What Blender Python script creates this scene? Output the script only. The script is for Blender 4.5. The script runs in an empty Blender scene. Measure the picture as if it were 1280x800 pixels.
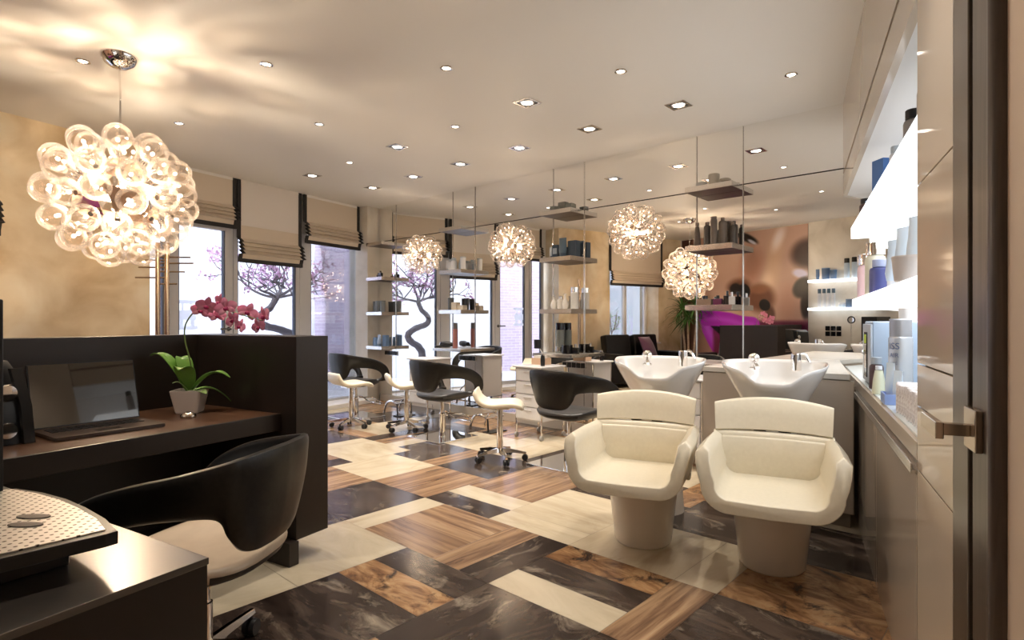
import bpy, bmesh, math, random
from math import sin, cos, pi, radians as RD, sqrt
from mathutils import Vector, Matrix
random.seed(7)
SC = bpy.context.scene
COL = SC.collection

# ------------------------------------------------------------------ frames
# world: Z up, +Y runs along the room towards the mirrored wall, camera near the origin
H = 3.0
RC = Vector((-0.039, 5.356, 0)); MD = Vector((0.9765, -0.2155, 0)); MN = Vector((0.2155, 0.9765, 0))
A_M = math.atan2(-0.2155, 0.9765)                 # mirror wall frame: x along wall, y into wall
A_R = math.atan2(0.0685, 1.0)                     # right wall frame: x outwards, y along wall
A_W = math.atan2(0.045, 1.0)                      # left wall frame: x into room, y along wall
RP = Vector((0.332, 0, 0)); RDV = Vector((-0.0685, 1, 0)).normalized(); RNV = Vector((RDV.y, -RDV.x, 0))
WP = Vector((-6.05, 0, 0)); WDV = Vector((-0.045, 1, 0)).normalized(); WNV = Vector((WDV.y, -WDV.x, 0))
def fm(s, n, z=0): return RC + MD*s + MN*n + Vector((0, 0, z))
def fr(t, o, z=0): return RP + RDV*t + RNV*o + Vector((0, 0, z))
def fw(t, o, z=0): return WP + WDV*t + WNV*o + Vector((0, 0, z))

# ------------------------------------------------------------------ materials
def mat(name, col=(.8, .8, .8), rough=.5, metal=0., spec=.5, coat=0., emit=None, estr=0., trans=0., sheen=0.):
    m = bpy.data.materials.new(name); m.use_nodes = True
    p = m.node_tree.nodes['Principled BSDF']
    p.inputs['Base Color'].default_value = (*col, 1)
    p.inputs['Roughness'].default_value = rough
    p.inputs['Metallic'].default_value = metal
    p.inputs['Specular IOR Level'].default_value = spec
    p.inputs['Coat Weight'].default_value = coat
    p.inputs['Coat Roughness'].default_value = .04
    p.inputs['Transmission Weight'].default_value = trans
    p.inputs['Sheen Weight'].default_value = sheen
    if emit:
        p.inputs['Emission Color'].default_value = (*emit, 1); p.inputs['Emission Strength'].default_value = estr
    return m
def N(m, t, **kw):
    n = m.node_tree.nodes.new(t)
    for k, v in kw.items(): setattr(n, k, v)
    return n
def L(m, a, b): m.node_tree.links.new(a, b)
def pbsdf(m): return m.node_tree.nodes['Principled BSDF']
def ramp(m, stops):
    r = N(m, 'ShaderNodeValToRGB'); e = r.color_ramp.elements
    e[0].position, e[0].color = stops[0][0], (*stops[0][1], 1)
    e[1].position, e[1].color = stops[-1][0], (*stops[-1][1], 1)
    for pos, c in stops[1:-1]:
        x = e.new(pos); x.color = (*c, 1)
    return r
def mottle(name, stops, scale=3., detail=6., rough=.5, dist=0., stretch=(1, 1, 1), coords='Object', bump=0., **kw):
    m = mat(name, rough=rough, **kw)
    tc = N(m, 'ShaderNodeTexCoord'); mp = N(m, 'ShaderNodeMapping'); mp.inputs['Scale'].default_value = stretch
    nz = N(m, 'ShaderNodeTexNoise'); nz.inputs['Scale'].default_value = scale; nz.inputs['Detail'].default_value = detail
    nz.inputs['Distortion'].default_value = dist
    L(m, tc.outputs[coords], mp.inputs['Vector']); L(m, mp.outputs[0], nz.inputs['Vector'])
    r = ramp(m, stops); L(m, nz.outputs['Fac'], r.inputs[0]); L(m, r.outputs[0], pbsdf(m).inputs['Base Color'])
    if bump:
        b = N(m, 'ShaderNodeBump'); b.inputs['Strength'].default_value = bump; b.inputs['Distance'].default_value = .002
        L(m, nz.outputs['Fac'], b.inputs['Height']); L(m, b.outputs[0], pbsdf(m).inputs['Normal'])
    return m
def thin_glass(name, tint=(1, 1, 1), refl=1.0, haze=0.0):
    m = bpy.data.materials.new(name); m.use_nodes = True; nt = m.node_tree; nt.nodes.clear()
    o = N(m, 'ShaderNodeOutputMaterial'); t = N(m, 'ShaderNodeBsdfTransparent'); g = N(m, 'ShaderNodeBsdfGlossy')
    t.inputs['Color'].default_value = (*tint, 1); g.inputs['Roughness'].default_value = .02
    f = N(m, 'ShaderNodeFresnel'); f.inputs['IOR'].default_value = 1.5
    mu = N(m, 'ShaderNodeMath', operation='MULTIPLY'); mu.inputs[1].default_value = refl
    mx = N(m, 'ShaderNodeMixShader'); L(m, f.outputs[0], mu.inputs[0]); L(m, mu.outputs[0], mx.inputs[0])
    if haze:
        d = N(m, 'ShaderNodeBsdfTranslucent'); d.inputs['Color'].default_value = (*tint, 1)
        m2 = N(m, 'ShaderNodeMixShader'); m2.inputs[0].default_value = haze
        L(m, t.outputs[0], m2.inputs[1]); L(m, d.outputs[0], m2.inputs[2]); L(m, m2.outputs[0], mx.inputs[1])
    else: L(m, t.outputs[0], mx.inputs[1])
    L(m, g.outputs[0], mx.inputs[2]); L(m, mx.outputs[0], o.inputs[0])
    return m
def emis(name, col, s):
    m = bpy.data.materials.new(name); m.use_nodes = True; nt = m.node_tree; nt.nodes.clear()
    o = N(m, 'ShaderNodeOutputMaterial'); e = N(m, 'ShaderNodeEmission'); e.inputs[0].default_value = (*col, 1); e.inputs[1].default_value = s
    L(m, e.outputs[0], o.inputs[0]); return m

M = {}
M['ceiling'] = mat('ceiling_paint', (.78, .76, .72), .55)
M['plaster'] = mottle('venetian_plaster', [(.32, (.56, .42, .24)), (.46, (.68, .55, .36)), (.56, (.76, .64, .45)), (.70, (.84, .75, .58))], 2.0, 9, .28, .5)
M['plaster_pale'] = mottle('pale_plaster', [(.25, (.52, .48, .41)), (.5, (.66, .62, .55)), (.8, (.76, .73, .67))], 2.2, 8, .4, .8)
M['beige_gloss'] = mat('beige_lacquer', (.54, .46, .37), .14, spec=.5)
M['beige_panel'] = mat('beige_gloss_panel', (.66, .56, .45), .06, spec=.25)
M['taupe_gloss'] = mat('taupe_lacquer', (.54, .46, .38), .06, spec=.5)
M['beige_wall'] = mat('beige_wall_paint', (.70, .55, .42), .5)
M['niche'] = mat('niche_white', (.80, .80, .80), .4)
M['mirror'] = mat('mirror_silver', (.93, .92, .90), .0, metal=1.)
M['mirror_back'] = mat('mirror_backing', (.03, .02, .02), .6)
M['white_sat'] = mat('white_satin', (.82, .80, .77), .3)
M['frame_grey'] = mat('window_frame_grey', (.52, .53, .56), .35)
M['frame_dark'] = mat('window_gasket', (.06, .07, .10), .5)
M['chrome'] = mat('chrome', (.86, .84, .82), .06, metal=1.)
M['alu'] = mat('brushed_aluminium', (.78, .76, .73), .22, metal=1.)
M['brass'] = mat('brushed_brass', (.62, .47, .33), .25, metal=1.)
M['bronze_metal'] = mat('bronze_handle', (.56, .47, .38), .25, metal=1.)
M['black'] = mat('black_satin', (.012, .012, .013), .32)
M['black_leather'] = mottle('black_leather', [(.3, (.008, .0075, .0075)), (.7, (.014, .013, .012))], 60, 3, .36, bump=.10, spec=.35)
M['black_gloss'] = mat('black_gloss', (.01, .01, .012), .06, coat=.5)
M['rubber'] = mat('castor_rubber', (.02, .02, .022), .45)
M['dark_brown'] = mat('dark_brown_laminate', (.026, .018, .014), .36, spec=.4)
M['desk_top'] = mottle('brown_desktop', [(.3, (.075, .035, .018)), (.7, (.11, .052, .027))], 4, 6, .3, .5, (1, 6, 1))
M['door_wood'] = mottle('dark_wood', [(.3, (.055, .038, .028)), (.7, (.11, .08, .06))], 9, 8, .35, .6, (8, 8, .35))
M['frame_wood'] = mat('dark_door_frame', (.10, .075, .055), .3)
M['gap_black'] = mat('shadow_gap', (.008, .006, .005), .8)
M['shelf_under'] = mat('shelf_brown', (.05, .028, .022), .35)
M['cream_leather'] = mottle('cream_leather', [(.3, (.80, .73, .58)), (.7, (.84, .77, .62))], 50, 3, .30, bump=.04)
M['ped_plastic'] = mat('pedestal_plastic', (.74, .67, .58), .18, coat=.3)
M['ceramic'] = mat('white_ceramic', (.86, .85, .84), .05, coat=1.)
M['stool_cream'] = mat('cream_stool_vinyl', (.80, .74, .60), .32)
M['seat_grey'] = mat('charcoal_seat_vinyl', (.045, .044, .045), .38)
M['seat_beige'] = mottle('beige_seat_vinyl', [(.3, (.42, .33, .24)), (.7, (.52, .42, .31))], 8, 6, .35)
M['blind'] = mat('blind_linen', (.66, .58, .48), .8)
M['blind_pale'] = mat('pale_blind_linen', (.74, .70, .66), .8)
M['blind_trim'] = mat('black_blind_trim', (.015, .013, .014), .6)
M['glass'] = thin_glass('window_glass', (.93, .95, .98), .8)
def blown_glass():
    m = bpy.data.materials.new('blown_glass_globe'); m.use_nodes = True; m.node_tree.nodes.clear()
    o = N(m, 'ShaderNodeOutputMaterial'); t = N(m, 'ShaderNodeBsdfTransparent'); t.inputs[0].default_value = (1., .965, .93, 1)
    d = N(m, 'ShaderNodeBsdfTranslucent'); d.inputs[0].default_value = (1., .94, .88, 1); g = N(m, 'ShaderNodeBsdfGlossy'); g.inputs['Roughness'].default_value = .03
    f = N(m, 'ShaderNodeFresnel'); f.inputs['IOR'].default_value = 1.4
    k = N(m, 'ShaderNodeMath', operation='MULTIPLY_ADD'); k.inputs[1].default_value = .30; k.inputs[2].default_value = .014; L(m, f.outputs[0], k.inputs[0])
    a = N(m, 'ShaderNodeMixShader'); L(m, k.outputs[0], a.inputs[0]); L(m, t.outputs[0], a.inputs[1]); L(m, d.outputs[0], a.inputs[2])
    k2 = N(m, 'ShaderNodeMath', operation='MULTIPLY'); k2.inputs[1].default_value = .5; L(m, f.outputs[0], k2.inputs[0])
    b = N(m, 'ShaderNodeMixShader'); L(m, k2.outputs[0], b.inputs[0]); L(m, a.outputs[0], b.inputs[1]); L(m, g.outputs[0], b.inputs[2]); L(m, b.outputs[0], o.inputs[0]); return m
M['globe'] = blown_glass()
M['clear'] = thin_glass('clear_glass', (.9, .92, .92), 1.3)
M['bulb'] = emis('lit_filament', (1., .80, .60), 14)
M['bulb_small'] = emis('lit_filament_wall_lamp', (1., .78, .60), 10)
M['copper_plate'] = mat('warm_metal_plate', (.85, .66, .55), .2, metal=1.)
M['downlight'] = emis('lit_downlight', (1., .92, .80), 9)
M['acrylic'] = mat('lit_acrylic', (.9, .92, .95), .3, emit=(.93, .97, 1.), estr=1.05)
M['acrylic2'] = mat('lit_acrylic_back_wall', (.9, .92, .95), .3, emit=(.93, .97, 1.), estr=1.8)
M['outside_white'] = mat('white_render', (.86, .86, .88), .8)
M['paving'] = mat('pale_paving', (.72, .72, .74), .7)
M['leaf'] = mottle('orchid_leaf', [(.3, (.09, .22, .03)), (.7, (.16, .34, .05))], 6, 3, .28)
M['leaf_pale'] = mat('young_leaf', (.36, .50, .18), .35)
M['stem'] = mat('orchid_stem', (.17, .24, .07), .45)
M['petal'] = mottle('orchid_petal', [(.3, (.72, .16, .32)), (.55, (.82, .32, .46)), (.8, (.90, .55, .64))], 14, 3, .5)
M['petal_dark'] = mat('orchid_lip', (.40, .02, .11), .5)
M['pot'] = mat('beige_pot', (.80, .70, .62), .3)
M['soil'] = mat('potting_bark', (.05, .035, .025), .9)
M['palm'] = mottle('palm_leaf', [(.3, (.03, .10, .02)), (.7, (.09, .22, .05))], 5, 3, .4)
M['trunk'] = mottle('palm_trunk', [(.3, (.36, .25, .18)), (.7, (.55, .42, .32))], 20, 4, .8, stretch=(1, 1, 3))
M['bark'] = mat('tree_bark', (.16, .14, .15), .9)
M['blossom'] = mat('pink_blossom', (.78, .48, .68), .8)
M['purple'] = mat('purple_velvet', (.085, .022, .06), .8, sheen=.5)
M['grey_plastic'] = mat('grey_trolley', (.60, .58, .57), .3)
M['white_plastic'] = mat('white_drawer_plastic', (.76, .76, .78), .25)
M['blue_grey'] = mat('blue_grey_metal', (.42, .52, .66), .35)
M['led_yellow'] = emis('green_display', (.55, .60, .10), .5)
M['towel'] = mottle('white_towel', [(.35, (.60, .56, .58)), (.6, (.86, .85, .86))], 90, 4, .95, bump=.8)
M['blue_plastic'] = mat('light_blue_plastic', (.30, .42, .78), .35)
M['marble_white'] = mat('white_ledge_top', (.72, .80, .84), .2)
M['steel_tray'] = None
def C(name, col, rough=.3, metal=0., coat=0.):
    k = 'col_'+name
    if k not in M: M[k] = mat(name, col, rough, metal, coat=coat)
    return M[k]

# wood / stone tile materials use the UV map (metres, grain along U, random offset per tile)
def tile_mat(name, base, streak, rough, rng_scale=(1.2, 9.), spec2=None, dist=1.0):
    m = mat(name, rough=rough)
    uv = N(m, 'ShaderNodeUVMap'); uv.uv_map = 'grain'
    mp = N(m, 'ShaderNodeMapping'); mp.inputs['Scale'].default_value = (rng_scale[0], rng_scale[1], 1)
    nz = N(m, 'ShaderNodeTexNoise'); nz.inputs['Scale'].default_value = 1.; nz.inputs['Detail'].default_value = 9; nz.inputs['Distortion'].default_value = dist
    nz.inputs['Roughness'].default_value = .62
    L(m, uv.outputs[0], mp.inputs[0]); L(m, mp.outputs[0], nz.inputs['Vector'])
    r = ramp(m, base); L(m, nz.outputs['Fac'], r.inputs[0])
    mp2 = N(m, 'ShaderNodeMapping'); mp2.inputs['Scale'].default_value = (rng_scale[0]*1.6, rng_scale[1]*.8, 1); mp2.inputs['Location'].default_value = (13, 7, 0)
    n2 = N(m, 'ShaderNodeTexNoise'); n2.inputs['Scale'].default_value = 1.3; n2.inputs['Detail'].default_value = 10; n2.inputs['Distortion'].default_value = .8; n2.inputs['Roughness'].default_value = .7
    L(m, uv.outputs[0], mp2.inputs[0]); L(m, mp2.outputs[0], n2.inputs['Vector'])
    r2 = ramp(m, [(streak[1], (0, 0, 0)), (streak[2], (1, 1, 1))]); L(m, n2.outputs['Fac'], r2.inputs[0])
    mx = N(m, 'ShaderNodeMix', data_type='RGBA'); L(m, r2.outputs[0], mx.inputs[0])
    L(m, r.outputs[0], mx.inputs[6]); mx.inputs[7].default_value = (*streak[0], 1)
    L(m, mx.outputs[2], pbsdf(m).inputs['Base Color'])
    return m
T_C = tile_mat('cream_stone_tile', [(.3, (.44, .36, .25)), (.5, (.56, .48, .35)), (.7, (.66, .58, .44))], ((.40, .31, .20), .60, .78), .22, (1.2, 4.))
T_B = tile_mat('brown_wood_tile', [(.28, (.085, .047, .03)), (.42, (.20, .115, .066)), (.55, (.35, .22, .125)), (.72, (.50, .35, .21))], ((.06, .032, .022), .58, .70), .24, (.8, 13.))
T_D = tile_mat('dark_wood_tile', [(.3, (.014, .009, .008)), (.5, (.045, .031, .025)), (.7, (.11, .08, .062))], ((.36, .30, .23), .55, .74), .17, (1.6, 6.), dist=1.6)
T_G = tile_mat('burl_wood_tile', [(.28, (.05, .026, .016)), (.42, (.22, .11, .05)), (.56, (.40, .23, .11)), (.75, (.54, .36, .19))], ((.05, .028, .02), .54, .64), .2, (3., 6.), dist=2.)

# ------------------------------------------------------------------ mesh helpers
def bm_new(): return bmesh.new()
def box(bm, x0, x1, y0, y1, z0, z1, bev=0., seg=2, mi=0):
    vs = [bm.verts.new((x, y, z)) for x in (x0, x1) for y in (y0, y1) for z in (z0, z1)]
    idx = [(0, 1, 3, 2), (4, 6, 7, 5), (0, 4, 5, 1), (2, 3, 7, 6), (0, 2, 6, 4), (1, 5, 7, 3)]
    fs = [bm.faces.new([vs[i] for i in q]) for q in idx]
    for f in fs: f.material_index = mi
    if bev > 0:
        es = list({e for f in fs for e in f.edges})
        bmesh.ops.bevel(bm, geom=es, offset=bev, segments=seg, profile=.5, affect='EDGES')
    return bm
def ring_frame(p, q):
    d = (q-p).normalized(); a = Vector((0, 0, 1)) if abs(d.z) < .9 else Vector((1, 0, 0))
    u = d.cross(a).normalized(); v = d.cross(u).normalized(); return u, v
def loft(bm, loops, closed=True, cap0=True, cap1=True, mi=0):
    rows = [[bm.verts.new(p) for p in lp] for lp in loops]
    n = len(rows[0])
    for a, b in zip(rows[:-1], rows[1:]):
        for i in range(n if closed else n-1):
            j = (i+1) % n
            try: bm.faces.new((a[i], a[j], b[j], b[i])).material_index = mi
            except ValueError: pass
    if closed and cap0: bm.faces.new(rows[0][::-1]).material_index = mi
    if closed and cap1: bm.faces.new(rows[-1]).material_index = mi
    return rows
def cyl(bm, p, q, r0, r1=None, seg=16, mi=0, caps=True):
    p, q = Vector(p), Vector(q); r1 = r0 if r1 is None else r1; u, v = ring_frame(p, q)
    lp = lambda c, r: [c + u*(r*cos(2*pi*i/seg)) + v*(r*sin(2*pi*i/seg)) for i in range(seg)]
    loft(bm, [lp(p, r0), lp(q, r1)], cap0=caps, cap1=caps, mi=mi); return bm
def catmull(pts, sub=6, closed=False):
    pts = [Vector(p) for p in pts]; out = []; n = len(pts)
    rng = range(n if closed else n-1)
    for i in rng:
        p0 = pts[(i-1) % n] if closed or i > 0 else pts[0]*2-pts[1]
        p1, p2 = pts[i], pts[(i+1) % n]
        p3 = pts[(i+2) % n] if closed or i+2 < n else pts[-1]*2-pts[-2]
        for k in range(sub):
            t = k/sub
            out.append(.5*((2*p1) + (p2-p0)*t + (2*p0-5*p1+4*p2-p3)*t*t + (3*p1-p0-3*p2+p3)*t**3))
    if not closed: out.append(pts[-1])
    return out
def tube(bm, pts, r, seg=10, mi=0, taper=None):
    pts = [Vector(p) for p in pts]; loops = []
    up = None
    for i, p in enumerate(pts):
        a = pts[max(i-1, 0)]; b = pts[min(i+1, len(pts)-1)]; d = (b-a).normalized()
        if up is None: up = ring_frame(a, b)[0]
        up = (up - d*up.dot(d))
        up = up.normalized() if up.length > 1e-6 else ring_frame(a, b)[0]
        v = d.cross(up); rr = r if taper is None else r + (taper-r)*i/(len(pts)-1)
        loops.append([p + up*(rr*cos(2*pi*k/seg)) + v*(rr*sin(2*pi*k/seg)) for k in range(seg)])
    loft(bm, loops, mi=mi); return bm
def lathe(bm, prof, seg=24, c=(0, 0, 0), mi=0):
    c = Vector(c); rows = []
    for r, z in prof:
        if r < 1e-6: rows.append([bm.verts.new(c+Vector((0, 0, z)))])
        else: rows.append([bm.verts.new(c+Vector((r*cos(2*pi*i/seg), r*sin(2*pi*i/seg), z))) for i in range(seg)])
    for a, b in zip(rows[:-1], rows[1:]):
        for i in range(seg):
            j = (i+1) % seg
            if len(a) == 1 and len(b) == 1: continue
            if len(a) == 1: f = bm.faces.new((a[0], b[j], b[i]))
            elif len(b) == 1: f = bm.faces.new((a[i], a[j], b[0]))
            else: f = bm.faces.new((a[i], a[j], b[j], b[i]))
            f.material_index = mi
    return bm
def sphere(bm, c, r, seg=16, rings=10, sc=(1, 1, 1), mi=0):
    c = Vector(c)
    prof = [(r*sin(pi*i/rings), -r*cos(pi*i/rings)) for i in range(rings+1)]
    n0 = len(bm.verts); lathe(bm, [(max(a, 0) if 0 < i < rings else 0, b) for i, (a, b) in enumerate(prof)], seg, (0, 0, 0), mi)
    bm.verts.ensure_lookup_table()
    for v in bm.verts[n0:]: v.co = Vector((v.co.x*sc[0], v.co.y*sc[1], v.co.z*sc[2])) + c
    return bm
def prism(bm, poly, z0, z1, bev=0., mi=0):
    a = [bm.verts.new((x, y, z0)) for x, y in poly]; b = [bm.verts.new((x, y, z1)) for x, y in poly]
    fs = [bm.faces.new(a[::-1]), bm.faces.new(b)]
    n = len(poly)
    for i in range(n): fs.append(bm.faces.new((a[i], a[(i+1) % n], b[(i+1) % n], b[i])))
    for f in fs: f.material_index = mi
    if bev: bmesh.ops.bevel(bm, geom=list({e for f in fs for e in f.edges}), offset=bev, segments=2, profile=.5, affect='EDGES')
    return bm
def xf(bm, mtx, verts=None):
    bmesh.ops.transform(bm, matrix=mtx, verts=verts or bm.verts[:]); return bm
def rrect(w, d, r, n=5, cx=0, cy=0):
    out = []
    for (sx, sy, a0) in ((1, 1, 0), (-1, 1, 90), (-1, -1, 180), (1, -1, 270)):
        for k in range(n+1):
            a = RD(a0+90*k/n); out.append((cx+sx*(w/2-r)+r*cos(a), cy+sy*(d/2-r)+r*sin(a)))
    return out
def obj(name, bm, m=None, parent=None, loc=(0, 0, 0), rot=(0, 0, 0), smooth=35):
    bmesh.ops.recalc_face_normals(bm, faces=bm.faces[:])
    me = bpy.data.meshes.new(name); bm.to_mesh(me); bm.free()
    for x in (m if isinstance(m, (list, tuple)) else [m]):
        if x: me.materials.append(x)
    if smooth:
        for p in me.polygons: p.use_smooth = True
        me.set_sharp_from_angle(angle=RD(smooth))
    o = bpy.data.objects.new(name, me); COL.objects.link(o)
    if smooth and smooth <= 40 and len(me.polygons) < 4000:
        wn = o.modifiers.new('weighted_normals', 'WEIGHTED_NORMAL'); wn.keep_sharp = True; wn.weight = 90
    o.location = loc; o.rotation_euler = rot
    if parent: o.parent = parent
    return o
def tag(o, label=None, cat=None, group=None, kind=None):
    if label: o['label'] = label
    if cat: o['category'] = cat
    if group: o['group'] = group
    if kind: o['kind'] = kind
    return o
def thing(name, label, cat, loc=(0, 0, 0), rz=0, group=None):
    o = bpy.data.objects.new(name, None); COL.objects.link(o); o.empty_display_size = .1
    o.location = loc; o.rotation_euler = (0, 0, rz); return tag(o, label, cat, group)
def struct(name, bm, m, loc=(0, 0, 0), rz=0, smooth=0):
    return tag(obj(name, bm, m, None, loc, (0, 0, rz), smooth), kind='structure')
def kids(o): return [c for c in bpy.data.objects if c.parent == o]
def dup(root, loc, rz, label, group=None):
    def cp(o, par):
        c = o.copy(); COL.objects.link(c)
        if par: c.parent = par
        for k in o.children: cp(k, c)
        return c
    r = cp(root, None); r.location = loc; r.rotation_euler = (0, 0, rz); r['label'] = label
    if group: r['group'] = group
    return r
def text_bm(s, size, ext=.0004):
    cu = bpy.data.curves.new('lettering', 'FONT'); cu.body = s; cu.size = size; cu.align_x = 'CENTER'; cu.extrude = ext
    o = bpy.data.objects.new('lettering', cu); COL.objects.link(o)
    dg = bpy.context.evaluated_depsgraph_get(); me = bpy.data.meshes.new_from_object(o.evaluated_get(dg))
    bm = bmesh.new(); bm.from_mesh(me); bpy.data.objects.remove(o); bpy.data.curves.remove(cu); bpy.data.meshes.remove(me)
    return bm

# ================================================================== CAMERA
cam = bpy.data.objects.new('camera', bpy.data.cameras.new('camera')); COL.objects.link(cam)
cam.data.lens = 720/1280*36; cam.data.sensor_width = 36; cam.data.clip_start = .05
cam.location = (0, 0, 1.25); cam.rotation_euler = (RD(90), 0, RD(30.26)); SC.camera = cam

# ================================================================== FLOOR
def build_floor():
    U = .2105; O = Vector((-2.573, 3.195, 0))
    listed = """B -3 0 0 3;D 0 0 3 1;C 0 1 3 2;B 0 2 3 5;C -6 0 -3 3;C -9 1 -6 4;D -10 4 -9 7;B -9 4 -8 7;C -8 3 -7 6;D -7 3 -4 6;B -4 3 -3 6;D -3 3 0 6;
C -4 6 -1 9;C 0 -3 1 0;D -3 -3 0 0;B -6 -3 -3 0;B 1 -3 4 0;B 4 -3 5 0;D 5 -3 6 0;C 0 -6 3 -3;D 3 -4 6 -3;G 3 -5 6 -4;D 3 -8 6 -5;D 6 -6 9 -3;C 6 -3 9 -2;
D 6 -2 9 -1;G 6 -1 9 0;B 9 -3 10 0;D 10 -3 13 0;C 3 1 6 4;C 3 0 6 1;C 6 0 9 3;C 9 0 10 3;G 10 0 13 3;D 10 3 13 6;D 7 3 10 6;C 10 6 13 9;C 0 -9 3 -6;D 0 -12 3 -9;
B -12 0 -9 1;D -13 1 -10 4;B -13 4 -10 5;C -13 5 -10 8;D 3 4 6 7;D -1 6 0 9;B 0 5 3 8;D 9 -6 12 -3;B 6 -9 9 -6;D 3 -11 6 -8;D -10 7 -7 10;C -7 6 -4 9;B -7 9 -4 12;B -16 4 -13 7;D -3 -6 0 -3"""
    tiles = []; occ = set()
    for ln in listed.replace('\n', '').split(';'):
        k, a, b, c, d = ln.split(); a, b, c, d = int(a), int(b), int(c), int(d)
        cells = {(i, j) for i in range(a, c) for j in range(b, d)}
        if cells & occ: 
            cells -= occ
            for (i, j) in cells: tiles.append((k, i, j, i+1, j+1))
        else: tiles.append((k, a, b, c, d))
        occ |= cells
    rnd = random.Random(3)
    for j in range(-24, 24):
        for i in range(-34, 22):
            if (i, j) in occ: continue
            w, h_ = rnd.choice([(3, 3), (3, 1), (1, 3), (3, 3), (3, 2)])
            w0 = 0
            while w0 < w and (i+w0, j) not in occ: w0 += 1
            h0 = 1
            while h0 < h_ and all((i+q, j+h0) not in occ for q in range(w0)): h0 += 1
            for q in range(w0):
                for z in range(h0): occ.add((i+q, j+z))
            tiles.append((rnd.choice('CCBBDDG'), i, j, i+w0, j+h0))
    bm = bm_new(); uvl = bm.loops.layers.uv.new('grain')
    idx = dict(C=0, B=1, D=2, G=3)
    for (k, a, b, c, d) in tiles:
        g = .0012
        p = [O + MD*(x*U) + MN*(y*U) for x, y in ((a+g/U, b+g/U), (c-g/U, b+g/U), (c-g/U, d-g/U), (a+g/U, d-g/U))]
        f = bm.faces.new([bm.verts.new(q) for q in p]); f.material_index = idx[k]
        ox, oy = rnd.uniform(0, 60), rnd.uniform(0, 60); along = (c-a) > (d-b) or ((c-a) == (d-b) and (k in 'CDG' and rnd.random() < .6))
        if k == 'B' and (c-a) == (d-b): along = (a, b) == (1, -3)
        for lp, (x, y) in zip(f.loops, ((a, b), (c, b), (c, d), (a, d))):
            lp[uvl].uv = (ox+x*U, oy+y*U) if along else (ox+y*U, oy+x*U)
    for co, no in (((-6.75, 0, 0), (-1, 0, 0)), ((0, -.12, 0), (0, -1, 0)), (fm(0, .05), tuple(MN)), (fr(0, .45), tuple(RNV))):
        bmesh.ops.bisect_plane(bm, geom=bm.verts[:]+bm.edges[:]+bm.faces[:], plane_co=co, plane_no=no, clear_outer=True)
    c = [bm.verts.new(p) for p in ((-6.75, -.12, -.003), (.75, -.12, -.003), (.75, 7.0, -.003), (-6.75, 7.0, -.003))]
    bm.faces.new(c).material_index = 4
    return struct('floor', bm, [T_C, T_B, T_D, T_G, C('grout', (.20, .16, .13), .6)])
build_floor()

# ================================================================== ROOM SHELL
bm = bm_new(); box(bm, -6.9, 1.2, -.4, 7.2, H, H+.15); struct('ceiling', bm, M['ceiling'])
# left wall with a small window (t = distance along the wall)
bm = bm_new()
box(bm, -.55, 0, -.3, .58, 0, H); box(bm, -.55, 0, 1.96, 3.24, 0, H); box(bm, -.55, 0, .58, 1.96, 0, .78); box(bm, -.55, 0, .58, 1.96, 2.55, H)
struct('wall_left', bm, M['plaster'], WP, A_W)
bm = bm_new(); prism(bm, [(-6.37, 6.52), (-6.353, 6.80), (-6.75, 6.95), (-6.75, 6.52)], 0, H); struct('wall_pier', bm, M['plaster_pale'])  # paler plaster puts the daylight on the pier into its colour
bm = bm_new(); box(bm, -6.72, -6.62, 3.1, 6.6, 2.46, H); struct('wall_lintel', bm, M['white_sat'])
bm = bm_new(); box(bm, -.30, .30, -.30, 0, 0, H); xf(bm, Matrix.Scale(1, 4))
bm.free()
bm = bm_new(); box(bm, -6.6, 1.2, -.35, -.1, 0, H); struct('wall_back', bm, M['plaster_pale'])
# mirrored wall carrier and its plinth
bm = bm_new(); box(bm, -6.47, .75, .02, .25, 0, H); struct('wall_far', bm, M['mirror_back'], RC, A_M)
bm = bm_new(); box(bm, -6.42, .05, -.012, .02, 0, .10, .002); struct('baseboard_far', bm, C('pale_plinth', (.60, .54, .46), .25), RC, A_M)
# the mirror itself: two rows of silvered panels, hairline joints
t = thing('wall_mirror', 'wall-wide mirror of large silvered panels covering the far wall from plinth to ceiling', 'mirror', fm(0, 0), A_M)
edges = [-6.455, -6.018, -4.725, -4.283, -2.972, -2.543, -1.233, -.795, .50]
for a, b in zip(edges[:-1], edges[1:]):
    for z0, z1 in ((.10, 2.467), (2.475, H)):
        bm = bm_new(); box(bm, a+.0025, b-.0025, 0, .012, z0+.001, z1-.001); obj('mirror_panel', bm, M['mirror'], t, smooth=0)

# right wall: tall gloss panel, door frame, door, plain wall, soffit, niche (frame: x outwards, y along)
bm = bm_new(); box(bm, 0, .6, -.5, 1.33, 0, H); struct('wall_right', bm, M['beige_wall'], RP, A_R)
bm = bm_new(); box(bm, -.004, .5, 1.56, 1.695, 0, H, .003); box(bm, .03, .5, 1.535, 1.56, 0, H, mi=1); struct('door_frame', bm, [M['frame_wood'], M['gap_black']], RP, A_R)
d1 = thing('door', 'dark brown wooden door leaf at the right edge with a square metal lever handle', 'door', fr(1.44, 0), A_R)
bm = bm_new(); box(bm, -.002, .05, -.085, .095, .005, 2.99, .004); obj('door_leaf', bm, M['door_wood'], d1)
bm = bm_new(); cyl(bm, (-.004, -.105, .01), (-.004, -.105, 2.99), .020, seg=14); obj('door_edge_trim', bm, M['door_wood'], d1)
hd = bm_new(); box(hd, -.016, -.002, .012, .098, .985, 1.070, .003); ho = obj('handle_plate', hd, M['bronze_metal'], d1)
hd = bm_new(); box(hd, -.065, -.016, .045, .070, 1.012, 1.036, .002); obj('handle_neck', hd, M['bronze_metal'], ho)
hd = bm_new(); box(hd, -.077, -.062, .030, .185, 1.006, 1.040, .002); obj('handle_lever', hd, M['bronze_metal'], ho)
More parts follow.
